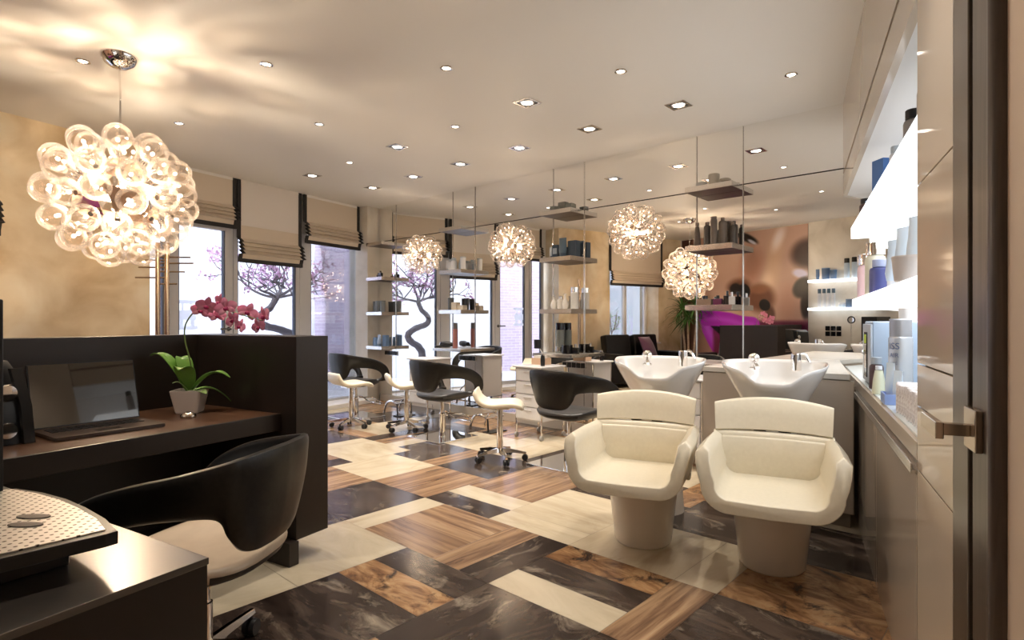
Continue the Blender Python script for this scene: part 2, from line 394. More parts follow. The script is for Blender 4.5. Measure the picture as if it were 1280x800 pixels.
# tall panel: upper and lower leaves with fine joints
t = thing('tall_cabinet', 'tall glossy beige cabinet standing between door frame and lit niche', 'cabinet', fr(1.93, 0), A_R)
for z0, z1 in ((.0, .79), (.794, .985), (.989, 1.115), (1.119, 1.66), (1.664, H)):
    bm = bm_new(); box(bm, 0, .02, -.23, .235, z0, z1, .0015); obj('cabinet_panel', bm, M['beige_panel'], t)
bm = bm_new(); box(bm, .02, .5, -.23, .235, 0, H); obj('cabinet_body', bm, M['beige_gloss'], t)
# soffit
bm = bm_new(); box(bm, 0, .5, 2.17, 5.45, 2.43, H); box(bm, .012, .5, 2.17, 5.45, 2.405, 2.43, mi=1); box(bm, 0, .03, 2.17, 5.45, 2.25, 2.405); box(bm, .03, .5, 2.17, 5.45, 2.25, 2.405, mi=2)
struct('wall_soffit', bm, [M['beige_gloss'], C('soffit_gap', (.22, .16, .13), .6), C('soffit_underside', (.62, .61, .60), .5)], RP, A_R)
bm = bm_new(); box(bm, .36, .5, 2.17, 5.6, .8, 2.3); struct('wall_niche', bm, M['niche'], RP, A_R)

# drawers base below niche
t = thing('drawer_cabinet', 'long glossy taupe drawer cabinet below the lit niche with a metal grip rail', 'cabinet', fr(3.2, 0), A_R)
bm = bm_new(); box(bm, .022, .36, -1.02, 2.2, .0, .80); obj('cabinet_body', bm, M['taupe_gloss'], t)
for a, b in ((-1.02, -.02), (-.015, .85), (.855, 1.6)):
    bm = bm_new(); box(bm, 0, .02, a, b, .0, .77, .0015); obj('drawer_front', bm, M['taupe_gloss'], t)
bm = bm_new(); box(bm, -.016, .02, -1.02, 1.19, .772, .784, .002); box(bm, -.016, -.010, -1.02, 1.19, .784, .805, .002); box(bm, .012, .02, -1.02, 1.19, .784, .815); obj('grip_rail', bm, M['alu'], t)
bm = bm_new(); box(bm, 0, .36, -1.02, 2.2, .815, .872, .002); obj('top_edge', bm, M['beige_gloss'], t)
bm = bm_new(); box(bm, .015, .36, -1.02, 2.2, .872, .88, .001); obj('top_surface', bm, M['marble_white'], t)

# low cabinet behind the basins, against the mirror
t = thing('plumbing_cabinet', 'low glossy taupe cabinet with white top behind the wash basins', 'cabinet', fm(-.15, 0), A_M)
def cabx(n): return .14 - n*.0          # right end touches right wall
def cab_poly(x0, n0, inset): return [(x0, n0), (.500-inset, n0), (.135-inset, -.005), (x0, -.005)]
for a, b in ((-.42, -.13), (-.125, .20), (.205, .512)):
    bm = bm_new(); box(bm, a, b, -1.33, -1.31, .09, .885, .0015); obj('cabinet_front', bm, M['taupe_gloss'], t)
bm = bm_new(); prism(bm, cab_poly(-.42, -1.31, .01), .09, .89); obj('cabinet_body', bm, M['taupe_gloss'], t, smooth=0)
bm = bm_new(); prism(bm, cab_poly(-.40, -1.30, .01), 0, .09); obj('plinth', bm, C('plinth_taupe', (.25, .21, .17), .25), t, smooth=0)
bm = bm_new(); prism(bm, cab_poly(-.425, -1.335, .004), .89, .925, .003); obj('counter_top', bm, C('pale_counter', (.72, .68, .62), .18), t, smooth=0)

# ================================================================== WINDOWS, DOOR TO THE TERRACE
WX = -6.6
def win_frame(name, y0, y1, z0, z1, fw_=.06, handle=None, mull=None):
    bm = bm_new()
    for (a, b, c, d) in ((y0, y0+fw_, z0, z1), (y1-fw_, y1, z0, z1), (y0+fw_, y1-fw_, z0, z0+fw_), (y0+fw_, y1-fw_, z1-fw_, z1)):
        box(bm, WX-.05, WX+.02, a, b, c, d, .004)
    if mull: box(bm, WX-.05, WX+.01, y0+fw_, y1-fw_, mull-.03, mull+.03, .004)
    o = struct(name, bm, M['frame_grey'])
    bm = bm_new(); g = .012
    for (a, b, c, d) in ((y0+fw_, y0+fw_+g, z0+fw_, z1-fw_), (y1-fw_-g, y1-fw_, z0+fw_, z1-fw_)): box(bm, WX-.045, WX+.012, a, b, c, d)
    obj('gasket', bm, M['frame_dark'], o, smooth=0)
    bm = bm_new(); box(bm, WX-.022, WX-.014, y0+fw_+.004, y1-fw_-.004, z0+fw_-.004, z1-fw_+.004); obj('pane', bm, M['glass'], o, smooth=0)
    if handle:
        bm = bm_new(); cyl(bm, (WX+.02, handle, 1.14), (WX+.07, handle, 1.14), .011); cyl(bm, (WX+.065, handle, 1.14), (WX+.065, handle-.13, 1.14), .011); cyl(bm, (WX+.02, handle, 1.14), (WX+.026, handle, 1.14), .025)
        obj('handle', bm, C('handle_dark', (.22, .21, .21), .25, 1.), o)
    return o
win_frame('window_1', 3.30, 3.64, .02, 2.44, .05)
dr = win_frame('door_1', 3.65, 4.42, .02, 2.44, .10, handle=4.36)
win_frame('window_2', 4.43, 5.42, .02, 2.44, .055)
win_frame('window_3', 5.55, 6.62, .02, 2.44, .07)
bm = bm_new(); box(bm, WX-.05, WX+.03, 5.42, 5.55, .0, 2.46, .004); struct('window_post', bm, M['frame_grey'])
bm = bm_new(); box(bm, WX-.06, -6.2, 3.25, 6.52, 0, .06, .004); struct('trim_sill', bm, M['white_sat'])
# translucent white marks on the terrace door glass
bm = bm_new()
for (a, b, c, d) in ((-.12, .12, 1.46, 1.50), (-.07, -.045, 1.38, 1.46), (.03, .055, 1.38, 1.46), (-.10, .10, 1.27, 1.38), (-.09, -.05, 1.20, 1.27), (.04, .08, 1.20, 1.27), (-.12, .12, 1.16, 1.20)):
    box(bm, WX-.013, WX-.012, 3.87+a, 3.87+b, c-.02, d-.02)
ms = bpy.data.materials.new('white_translucent_marks'); ms.use_nodes = True; ms.node_tree.nodes.clear()
a_ = N(ms, 'ShaderNodeOutputMaterial'); b_ = N(ms, 'ShaderNodeBsdfTranslucent'); b_.inputs[0].default_value = (.95, .95, .97, 1); L(ms, b_.outputs[0], a_.inputs[0])
obj('glass_marks', bm, ms, dr, smooth=0)
# small window in left wall
bm = bm_new()
for (a, b, c, d) in ((.58, .64, .78, 2.55), (1.90, 1.96, .78, 2.55), (.64, 1.90, .78, .84), (.64, 1.90, 2.49, 2.55), (1.18, 1.25, .84, 2.49)): box(bm, -.42, -.34, a, b, c, d, .004)
w4 = struct('window_4', bm, M['white_sat'], WP, A_W)
bm = bm_new(); box(bm, -.385, -.378, .63, 1.91, .83, 2.50); obj('pane', bm, M['glass'], w4, smooth=0)
bm = bm_new(); box(bm, -.34, .05, .55, 1.99, .745, .78, .006); struct('trim_window_sill', bm, M['white_sat'], WP, A_W)

# ------------------------------------------------------------------ outdoors
bm = bm_new(); box(bm, -18, -6.66, -12, 12, -.2, -.02); struct('terrace_ground', bm, M['paving'])
bm = bm_new(); box(bm, -9.9, -9.6, 2.5, 9.5, -.1, 3.4); struct('garden_wall', bm, M['outside_white'])
def brick_mat():
    m = mat('daylight_lilac_brick', rough=.9); tc = N(m, 'ShaderNodeTexCoord'); mp = N(m, 'ShaderNodeMapping'); mp.inputs['Rotation'].default_value = (RD(90), 0, 0)
    b = N(m, 'ShaderNodeTexBrick'); b.inputs['Color1'].default_value = (.58, .47, .58, 1); b.inputs['Color2'].default_value = (.66, .54, .65, 1); b.inputs['Mortar'].default_value = (.74, .66, .74, 1)  # lilac cast of bluish daylight is put into the brick colours
    b.inputs['Scale'].default_value = 1.; b.inputs['Brick Width'].default_value = .24; b.inputs['Row Height'].default_value = .07; b.inputs['Mortar Size'].default_value = .008
    L(m, tc.outputs['Object'], mp.inputs[0]); L(m, mp.outputs[0], b.inputs['Vector']); L(m, b.outputs['Color'], pbsdf(m).inputs['Base Color']); return m
M['brick'] = brick_mat()
bm = bm_new(); box(bm, -1.5, 1.6, 0, .3, -.1, 3.9); struct('brick_building', bm, M['brick'], (-8.2, 8.3, 0))
bm = bm_new(); box(bm, -1.2, 1.2, 0, .3, -.1, 3.9); struct('brick_building_side', bm, M['brick'], (-9.6, 1.35, 0), RD(90))
bm = bm_new(); box(bm, -13.3, -13, -9, 1.5, -.1, 3.2); struct('garden_wall_side', bm, M['outside_white'])

# blossoming tree on the terrace
def build_tree():
    t = thing('blossom_tree', 'twisted bare tree with pink blossom standing outside the large windows', 'tree', (-7.32, 5.62, -.02))
    rnd = random.Random(11); bm = bm_new(); tips = []
    trunk = catmull([(.0, -.06, 0), (-.02, -.02, .3), (-.05, -.12, .60), (-.02, -.02, .78), (.10, .20, .90), (.12, .24, 1.02), (.04, .06, 1.12), (-.04, -.20, 1.20), (-.06, -.24, 1.32), (-.02, -.08, 1.46), (0, 0, 1.62)], 5)
    tube(bm, trunk, .07, 12, taper=.04)
    r2 = random.Random(1)
    for v in bm.verts: v.co += Vector((r2.uniform(-.010, .010), r2.uniform(-.010, .010), r2.uniform(-.010, .010)))
    def grow(p, d, ln, r, lev):
        pts = [p]; q = p.copy(); dd = d.copy()
        for k in range(4):
            dd = (dd + Vector((rnd.uniform(-.35, .35), rnd.uniform(-.35, .35), rnd.uniform(-.22, .25)))).normalized(); q = q + dd*(ln/4); q.x = min(q.x, .50); q.y = min(q.y, 2.2); pts.append(q.copy())
        tube(bm, catmull(pts, 3), r, 5 if lev else 6, taper=r*.55)
        if lev >= 3:
            tips.extend(pts[1:]); return
        for k in range(rnd.choice((2, 3)) if lev else 3):
            j = rnd.choice((2, 3, 4)); ax = Vector((rnd.uniform(-1, 1), rnd.uniform(-1, 1), rnd.uniform(-.35, .7))).normalized()
            grow(pts[j].copy(), (dd*.7+ax*.8).normalized(), ln*.72, r*.58, lev+1)
    root = Vector((0, 0, 1.6))
    for a in (10, 80, 150, 215, 280, 330):
        grow(root.copy(), Vector((cos(RD(a)), sin(RD(a)), .22)).normalized(), .56, .024, 0)
    grow(root.copy(), Vector((.2, .1, 1)).normalized(), .45, .024, 0)
    obj('branches', bm, M['bark'], t)
    bm = bm_new()
    for p in tips:
        if rnd.random() < .35: continue
        for k in range(4):
            c = p + Vector((rnd.gauss(0, .025), rnd.gauss(0, .025), rnd.gauss(0, .025))); s = rnd.uniform(.012, .024)
            n = Vector((rnd.uniform(-1, 1), rnd.uniform(-1, 1), rnd.uniform(-1, 1))).normalized(); u = n.orthogonal().normalized(); v = n.cross(u)
            ctr = bm.verts.new(c + n*s*.4)
            ring = [bm.verts.new(c + (u*cos(2*pi*i/5) + v*sin(2*pi*i/5))*s) for i in range(5)]
            for i in range(5): bm.faces.new((ctr, ring[i], ring[(i+1) % 5]))
    tag(obj('blossoms', bm, M['blossom'], t), kind='stuff')
build_tree()

# ================================================================== ROMAN BLINDS
def roman_blind(label, x, y0, y1, zb, loc=(0, 0, 0), rz=0, upper_pale=False):
    t = thing('roman_blind', label, 'blind', loc, rz, 'roman blinds on the windows')
    zt = 2.995; hang = zt - zb; prof = []
    # side profile: flat fall, then four gathered folds, then hem strip
    flat_z = zb + min(.30, hang*.45)
    prof = [(0, zt), (0, flat_z+.02), (0, flat_z)]
    nf = 4; zz = flat_z; stp = (flat_z-(zb+.10))/nf
    for k in range(nf):
        prof += [(.035+.008*k, zz-stp*.55), (.052+.010*k, zz-stp*.95), (.016+.006*k, zz-stp)]; zz -= stp
    prof += [(.020, zb+.045), (.020, zb)]
    zsplit = zt - hang*.62
    def slab(ya, yb, off, th, bulge=0.):
        bm = bm_new(); fr_ = [(x+px*(1+bulge)+off, z) for px, z in prof]; bk = [(x+px*(1+bulge)+off-th, z-.0005) for px, z in prof]
        loop = fr_ + bk[::-1]
        loft(bm, [[Vector((a, y, z)) for a, z in loop] for y in (ya, (ya+yb)/2, yb)], cap0=False, cap1=False)
        for y, rev in ((ya, 0), (yb, 1)):
            for (a, b), (c, d) in zip(zip(fr_[:-1], fr_[1:]), zip(bk[:-1], bk[1:])):
                bm.faces.new([bm.verts.new((p, y, z)) for p, z in (a, b, d, c)])
        bmesh.ops.remove_doubles(bm, verts=bm.verts[:], dist=1e-5); return bm
    obj('fabric', slab(y0+.025, y1-.025, 0, .005), M['blind'], t, smooth=25)
    if upper_pale:
        bm = bm_new(); box(bm, x+.0005, x+.004, y0+.03, y1-.03, flat_z+.16, zt); obj('upper_panel', bm, M['blind_pale'], t)  # paler sheet over the upper part of the blind
    for yy in (y0, y1): obj('side_trim', slab(yy-.024, yy+.024, .006, .016, .25), M['blind_trim'], t, smooth=25)
    bm = bm_new(); box(bm, x+.018, x+.032, y0, y1, zb-.005, zb+.045, .002); obj('hem_trim', bm, M['blind_trim'], t)
    bm = bm_new(); box(bm, x-.03, x+.002, y0, y1, zt-.03, zt+.004); obj('head_rail', bm, M['white_sat'], t)
roman_blind('short cream roman blind with black trim above the glazed terrace door', -6.52, 3.42, 4.40, 2.37)
roman_blind('longest cream roman blind with black trim on the wide window, pale upper half', -6.52, 4.46, 5.38, 1.97, upper_pale=True)
roman_blind('short cream roman blind with black trim over the window beside the far corner shelves', -6.52, 5.47, 6.47, 2.32)
roman_blind('cream roman blind with black trim on small window behind the sofa, seen in the mirror', .03, .52, 1.97, 1.95, WP, A_W)

# ================================================================== CEILING LIGHTS
def make_square_light(label):
    t = thing('square_downlight', label, 'ceiling light', (0, 0, H), A_M, 'square recessed downlights')
    bm = bm_new(); w, i = .085, .066
    for a, b, c, d in ((-w, w, -w, -i), (-w, w, i, w), (-w, -i, -i, i), (i, w, -i, i)): box(bm, a, b, c, d, -.006, .001, .001)
    obj('frame', bm, M['alu'], t)
    bm = bm_new(); box(bm, -i, i, -i, i, -.003, .0005); obj('recess', bm, M['black'], t)
    bm = bm_new(); lathe(bm, [(.040, -.004), (.055, -.010), (.060, -.004)], 24); obj('lamp_ring', bm, M['chrome'], t)
    bm = bm_new(); lathe(bm, [(0, -.012), (.030, -.010), (.048, -.005)], 24); obj('lamp_face', bm, M['downlight'], t)
    return t
def make_round_light(label):
    t = thing('round_downlight', label, 'ceiling light', (0, 0, H), 0, 'small round downlights')
    bm = bm_new(); lathe(bm, [(.026, -.002), (.034, -.008), (.043, -.006), (.045, .001)], 24); obj('ring', bm, M['chrome'], t)
    bm = bm_new(); lathe(bm, [(0, -.006), (.027, -.003)], 20); obj('lamp_face', bm, M['downlight'], t)
    return t
SQ = [(-.99, -.86, 'first square downlight out from the right wall, above the wash chairs'), (-1.86, -.87, 'square downlight between the first and second mirror stations'), (-2.72, -.87, 'square downlight in front of the middle mirror station'),
      (-3.61, -.87, 'square downlight in front of the middle round wall lamp'), (-4.45, -.88, 'square downlight in front of the third mirror station'), (-5.32, -.88, 'square downlight farthest along the row by the mirror'),
      (-1.86, -1.735, 'largest looking square downlight, second row, above the third styling chair'), (-3.6, -1.735, 'square downlight in the second row, middle of the ceiling'), (-5.31, -1.74, 'square downlight in the second row, nearest the windows')]
first = None
def spot(p, power, ang=75, blend=.8, rad=.02, col=(1., .89, .76), tgt=None):
    l = bpy.data.lights.new('downlight_beam', 'SPOT'); l.energy = power; l.spot_size = RD(ang); l.spot_blend = blend; l.shadow_soft_size = rad; l.color = col
    o = bpy.data.objects.new('downlight_beam', l); COL.objects.link(o); o.location = p
    d = (Vector(tgt) - Vector(p)) if tgt else Vector((0, 0, -1)); o.rotation_euler = d.to_track_quat('-Z', 'Y').to_euler(); return o
for s, n, lab in SQ:
    p = fm(s, n, H)
    if first is None: first = make_square_light(lab); first.location = p
    else: dup(first, p, A_M, lab)
    spot(p - Vector((0, 0, .03)), 85)
RDL = [(-4.465, 1.9, 'small round downlight beside the big chandelier canopy'), (-3.434, 2.555, 'small round downlight right of the chandelier canopy, near row'), (-2.409, 3.225, 'small round downlight in the middle of the near row'),
       (-1.381, 3.885, 'small round downlight, fourth of the near row, above the first wash chair'), (-.35, 4.548, 'small round downlight nearest the right wall'), (-5.137, 2.933, 'small round downlight just above the blind of the terrace door'),
       (-4.078, 3.575, 'small round downlight in second row, left of ceiling middle'), (-3.067, 4.238, 'small round downlight in second row, right of ceiling middle'), (-4.781, 4.616, 'small round downlight between the windows and the second row of square lights'),
       (-1.77, 2.274, 'small round downlight behind the near row, seen in the mirror'), (-2.851, 1.547, 'small round downlight over the reception desk, seen in the mirror'), (-.74, 2.93, 'small round downlight over the floor in front of the wash chairs'), (-.12, 1.62, 'added round downlight, out of view, brightening the door and tall beige cabinet'), (-1.15, .98, 'added round downlight, out of view, brightening the area over the low brown counter')]  # last two are added out of view to brighten the near end
first = None
for x, y, lab in RDL:
    if first is None: first = make_round_light(lab); first.location = (x, y, H)
    else: dup(first, (x, y, H), 0, lab)
    spot(Vector((x, y, H-.02)), 60, 70)

# ================================================================== GLOBE LAMPS
PHI = (1+sqrt(5))/2
def ico():
    vs = [Vector(v).normalized() for v in [(-1, PHI, 0), (1, PHI, 0), (-1, -PHI, 0), (1, -PHI, 0), (0, -1, PHI), (0, 1, PHI), (0, -1, -PHI), (0, 1, -PHI), (PHI, 0, -1), (PHI, 0, 1), (-PHI, 0, -1), (-PHI, 0, 1)]]
    fs = [(0, 11, 5), (0, 5, 1), (0, 1, 7), (0, 7, 10), (0, 10, 11), (1, 5, 9), (5, 11, 4), (11, 10, 2), (10, 7, 6), (7, 1, 8), (3, 9, 4), (3, 4, 2), (3, 2, 6), (3, 6, 8), (3, 8, 9), (4, 9, 5), (2, 4, 11), (6, 2, 10), (8, 6, 7), (9, 8, 1)]
    return vs, fs
def globe_lamp(t, center, R, gr, rot, half=None, bulb_mat=None, nglobe=58):
    vs, fs = ico(); dirs = []
    tris = [[rot @ vs[i] for i in f] for f in fs]
    for tri in tris:
        c = sum(tri, Vector())/3
        if half and c.dot(half) < .05: continue
        cc = c.normalized()*(R*.60); pts = [cc + (v-c)*(R*.46) for v in tri]
        b = bm_new(); n = c.normalized(); A = [b.verts.new(p) for p in pts]; B = [b.verts.new(p + n*.004) for p in pts]
        b.faces.new(A[::-1]); b.faces.new(B)
        for i in range(3): b.faces.new((A[i], A[(i+1) % 3], B[(i+1) % 3], B[i]))
        obj('reflector_plate', b, M['copper_plate'], t, center, smooth=0)
    for k in range(nglobe):
        zz = 1-2*(k+.5)/nglobe; rr = sqrt(1-zz*zz); a = k*2.399963; dirs.append(rot @ Vector((rr*cos(a), rr*sin(a), zz)))
    gm = bm_new(); sphere(gm, (0, 0, 0), gr, 20, 12); g0 = None
    sm = None; bmm = None
    c0 = Vector(center); plates = []
    core = obj('frame', (lambda b: (lathe(b, [(0, -.028), (.02, -.02), (.028, 0), (.02, .02), (0, .028)], 16), b)[1])(bm_new()), M['chrome'], t, center)
    for k, d in enumerate(dirs):
        if half and d.dot(half) < .03: continue
        q = d*R
        rotq = d.to_track_quat('Z', 'Y').to_euler()
        if g0 is None:
            g0 = obj('globe', gm, M['globe'], t, c0+q, rotq); s = bm_new()
            cyl(s, (0, 0, -gr-.055), (0, 0, -gr+.022), .014, .016, 12); obj('socket', s, M['chrome'], g0)
            s = bm_new(); sphere(s, (0, 0, -gr*.22), gr*.13, 10, 8, (1, 1, 1.2)); obj('bulb', s, bulb_mat, g0); first_kids = list(g0.children)
        else:
            g = g0.copy(); COL.objects.link(g); g.parent = t; g.location = c0+q; g.rotation_euler = rotq
            for ch in first_kids:
                e = ch.copy(); COL.objects.link(e); e.parent = g
def point(loc, power, rad=.05, col=(1., .80, .58)):
    l = bpy.data.lights.new('lamp_glow', 'POINT'); l.energy = power; l.shadow_soft_size = rad; l.color = col
    o = bpy.data.objects.new('lamp_glow', l); COL.objects.link(o); o.location = loc; return o
t = thing('globe_chandelier', 'large pendant chandelier of clear glass globes hanging from a chrome ceiling canopy above the reception', 'chandelier', (-4.17, 1.985, H))
# turn the frame so that reflector plates hide the added middle light from the camera
lamp_c = Vector((-4.17, 1.985, 2.07)); to_camera = (Vector((0, 0, 1.25)) - lamp_c).normalized()
mir = Vector((0, 0, 1.25)); mir = mir - MN*(2*(mir-RC).dot(MN)); to_mirror = (mir - lamp_c).normalized()
vs_, fs_ = ico(); c_0 = (vs_[0]+vs_[11]+vs_[5]).normalized(); q0 = c_0.rotation_difference(to_camera).to_matrix()
best = max((Matrix.Rotation(RD(a), 3, to_camera) @ q0 for a in range(0, 360, 3)), key=lambda r: max((r @ (vs_[a]+vs_[b]+vs_[c])).normalized().dot(to_mirror) for a, b, c in fs_))
globe_lamp(t, (0, 0, -.93), .390, .086, best, None, M['bulb'])
bm = bm_new(); lathe(bm, [(0, -.085), (.045, -.08), (.085, -.055), (.105, -.02), (.108, 0)], 32); obj('canopy', bm, M['chrome'], t)
bm = bm_new(); tube(bm, catmull([(0, 0, -.08), (.012, 0, -.25), (.004, .004, -.42), (0, 0, -.60)], 6), .006, 8); cyl(bm, (0, 0, -.60), (0, 0, -.92), .006, seg=8); obj('suspension_rod', bm, M['chrome'], t)
point((-4.17, 1.985, 2.07), 135, .05)  # added light in the middle, where the chandelier has no bulb
for s, z, lab in ((-1.89, 2.156, 'round wall lamp of glass globes on the mirror, nearest the wash basins'), (-3.627, 2.168, 'round wall lamp of glass globes in the middle of the mirror'), (-5.383, 2.195, 'round wall lamp of glass globes on the mirror nearest the windows')):
    t = thing('globe_wall_lamp', lab, 'wall lamp', fm(s, -.012, z), A_M, 'globe lamps on the mirror')
    globe_lamp(t, (0, 0, 0), .242, .053, Matrix.Rotation(.3+s, 3, 'X') @ Matrix.Rotation(.5*s, 3, 'Z'), Vector((0, -1, 0)), M['bulb_small'])
    bm = bm_new(); cyl(bm, (0, -.03, 0), (0, .011, 0), .06, seg=24); obj('wall_plate', bm, M['chrome'], t)
    point(fm(s, -.12, z), 10, .03)

# ================================================================== PRODUCTS
def product(kind, label, cat, loc, rz, r, h, body, cap, group=None, name=None, capfrac=None, cr=None, band=None):
    t = thing(name or kind, label, cat, loc, rz, group)
    b = bm_new(); c = bm_new()
    if kind == 'bottle':
        cf = capfrac or .22; hb = h*(1-cf); rc = cr or r*.8
        lathe(b, [(0, 0), (r*.92, 0), (r, h*.02), (r, hb*.86), (r*.9, hb*.95), (rc*.8, hb), (0, hb)], 18); lathe(c, [(0, hb), (rc, hb), (rc, h*.985), (rc*.9, h), (0, h)], 18)
        obj('body', b, body, t); obj('cap', c, cap, t)
    elif kind == 'cone_bottle':
        cf = capfrac or .14; hb = h*(1-cf); rc = r*.52
        lathe(b, [(0, 0), (r, 0), (r*1.0, h*.1), (r*.85, hb*.6), (rc*1.1, hb*.97), (0, hb)], 18); lathe(c, [(0, hb), (rc, hb), (rc*.95, h), (0, h)], 16)
        obj('body', b, body, t); obj('cap', c, cap, t)
    elif kind == 'jar':
        lathe(b, [(0, 0), (r*.94, 0), (r, h*.05), (r, h*.66), (0, h*.66)], 20); lathe(c, [(0, h*.66), (r*1.03, h*.66), (r*1.03, h*.96), (r*.97, h), (0, h)], 20)
        obj('body', b, body, t); obj('lid', c, cap, t)
    elif kind == 'tub':
        lathe(b, [(0, 0), (r*.82, 0), (r*.88, h*.05), (r, h*.93), (0, h*.93)], 20); lathe(c, [(0, h*.93), (r*1.02, h*.93), (r*1.0, h), (0, h)], 20)
        obj('body', b, body, t); obj('lid', c, cap, t)
    elif kind == 'tube':
        hb = h*.2; lathe(c, [(0, 0), (r*.75, 0), (r*.75, hb), (0, hb)], 16)
        n = 18; loops = []
        for z, a, d in ((hb, .8, .8), (h*.35, 1, .9), (h*.6, 1.03, .62), (h*.85, 1.08, .25), (h, 1.12, .06)):
            loops.append([Vector((r*a*cos(2*pi*i/n), r*d*sin(2*pi*i/n), z)) for i in range(n)])
        loft(b, loops); obj('body', b, body, t); obj('cap', c, cap, t)
    elif kind == 'carton':
        box(b, -r, r, -r*.7, r*.7, 0, h, .0015); obj('body', b, body, t); c.free()
        if cap:
            c = bm_new(); box(c, -r*.7, r*.7, -r*.7-.0012, -r*.7, h*.3, h*.75); obj('front_label', c, cap, t)
    elif kind == 'spray_can':
        lathe(b, [(0, 0), (r*.95, 0), (r, .006), (r, h*.74), (r*.9, h*.765), (0, h*.765)], 22); lathe(c, [(0, h*.765), (r*.92, h*.765), (r*.92, h*.985), (r*.84, h), (0, h)], 22)
        obj('body', b, body, t); obj('cap', c, cap, t)
    elif kind == 'perfume':
        box(b, -r, r, -r*.45, r*.45, 0, h*.66, .003); obj('body', b, body, t)
        lathe(c, [(0, h*.66), (r*.35, h*.66), (r*.35, h), (0, h)], 14); obj('stopper', c, cap, t)
    elif kind == 'vase':
        lathe(b, [(0, 0), (r*.7, 0), (r, h*.28), (r*.8, h*.5), (r*.35, h*.72), (r*.32, h*.9), (r*.45, h)], 18); obj('body', b, body, t)
        lathe(c, [(r*.42, h*.995), (r*.52, h*.995), (r*.52, h*1.02), (r*.42, h*1.02)], 16); obj('rim', c, cap, t)
    if band:
        c = bm_new(); lathe(c, [(r*1.004, h*band[1]), (r*1.008, h*band[1]), (r*1.008, h*band[2]), (r*1.004, h*band[2])], 22); obj('print_band', c, band[0], t)
    return t

# ================================================================== MIRROR STATIONS
def shelf(s, z, label, w=.43, d=.245):
    t = thing('mirror_shelf', label, 'shelf', fm(s, -.003, z), A_M, 'short shelves fixed to the mirror')
    bm = bm_new(); box(bm, -w/2, w/2, -d, 0, -.02, .022, .002); obj('board', bm, M['shelf_under'], t)
    bm = bm_new(); box(bm, -w/2-.002, w/2+.002, -d-.004, -d, -.022, .024, .001); box(bm, -w/2-.004, -w/2, -d, 0, -.022, .024, .001); box(bm, w/2, w/2+.004, -d, 0, -.022, .024, .001); box(bm, -w/2, w/2, -d, 0, .022, .026); obj('metal_edge', bm, M['alu'], t)
    return t
ST = [-1.014, -2.757, -4.504, -6.235]
where = ['station beside the basins', 'middle station', 'rose spray can station', 'window corner station']
SZ = {0: [2.44, 1.90, 1.36], 1: [2.44, 1.92, 1.345], 2: [2.44, 1.88, 1.355], 3: [2.40, 1.87, 1.345, .83]}
nm = ['top', 'second', 'third', 'lowest']
for k, s in enumerate(ST):
    for j, z in enumerate(SZ[k]): shelf(s, z, '%s brown and metal shelf on the mirror, %s' % (nm[j], where[k]), .40 if k == 3 else .43)
    # rods that carry the shelves
    for q, sd in ((-.215, 'left'), (.215, 'right')):
        if k == 3 and q < 0: continue
        bm = bm_new(); cyl(bm, (0, 0, .84), (0, 0, H-.002), .0035, seg=8)
        ss = s+q+.004*(1 if q > 0 else -1)
        tag(obj('hanging_rod', bm, M['alu'], None, fm(ss, -.008), (0, 0, A_M)), 'thin metal rod on the mirror, %s side of the shelves, %s' % (sd, where[k]), 'rod', 'thin rods on the mirror')
# worktops with sockets below
for k in (0, 1, 2):
    s = ST[k]; z = .86 if k else .84
    t = thing('station_worktop', 'narrow metal edged worktop fixed to the mirror, %s' % where[k], 'worktop', fm(s, -.003, z), A_M, 'station worktops')
    bm = bm_new(); box(bm, -.27, .27, -.30, 0, -.012, .014, .002); obj('board', bm, C('worktop_grey', (.55, .53, .50), .2), t)
    bm = bm_new(); box(bm, -.275, .275, -.306, -.30, -.016, .018, .001); box(bm, -.276, -.27, -.30, 0, -.016, .018, .001); box(bm, .27, .276, -.30, 0, -.016, .018, .001); obj('metal_edge', bm, M['alu'], t)
for k in range(4):
    s = ST[k] + (.10 if k == 3 else .08)
    t = thing('socket_strip', 'row of black square sockets under the lowest board, %s' % where[k], 'sockets', fm(s, -.003, .745), A_M, 'socket strips under the worktops')
    bm = bm_new(); box(bm, -.165, .165, -.008, 0, -.035, .035, .002); obj('back_plate', bm, M['alu'], t)
    for i in range(5):
        bm = bm_new(); box(bm, -.15+i*.063, -.10+i*.063, -.016, -.008, -.028, .028, .003); obj('socket', bm, M['black'], t)

def on_shelf(k, j, ds, n, kind, label, cat, r, h, body, cap, **kw):
    if j == 'w': z = (.86 if k else .84)+.0185
    else: z = SZ[k][j]+.0265
    return product(kind, label, cat, fm(ST[k]+ds, n, z), A_M, r, h, body, cap, **kw)
taupe = C('taupe_bottle', (.16, .125, .10), .35); taupe2 = C('dark_taupe_bottle', (.09, .072, .06), .35); tcap = C('brown_cap', (.22, .17, .14), .3)
G = 'taupe hair care bottles'
on_shelf(0, 1, -.155, -.13, 'cone_bottle', 'leftmost taupe bottle, tapered and standing apart, on the shelf above the perfumes', 'bottle', .032, .225, taupe, tcap, group=G)
on_shelf(0, 1, -.05, -.15, 'bottle', 'tapered taupe bottle with pale cap, second from left on the shelf above the perfumes', 'bottle', .031, .215, taupe2, tcap, group=G, capfrac=.12, cr=.018)
on_shelf(0, 1, .02, -.17, 'bottle', 'tallest straight taupe bottle in the middle of the shelf above the perfumes', 'bottle', .030, .255, taupe, tcap, group=G, capfrac=.04, cr=.029)
on_shelf(0, 1, .085, -.13, 'bottle', 'wide taupe bottle with small neck right of the tallest taupe bottle', 'bottle', .035, .245, taupe, tcap, group=G, capfrac=.1, cr=.016)
on_shelf(0, 1, .165, -.10, 'bottle', 'slim dark taupe bottle at the right end of the shelf above the perfumes', 'bottle', .022, .20, taupe2, tcap, group=G, capfrac=.12, cr=.014)
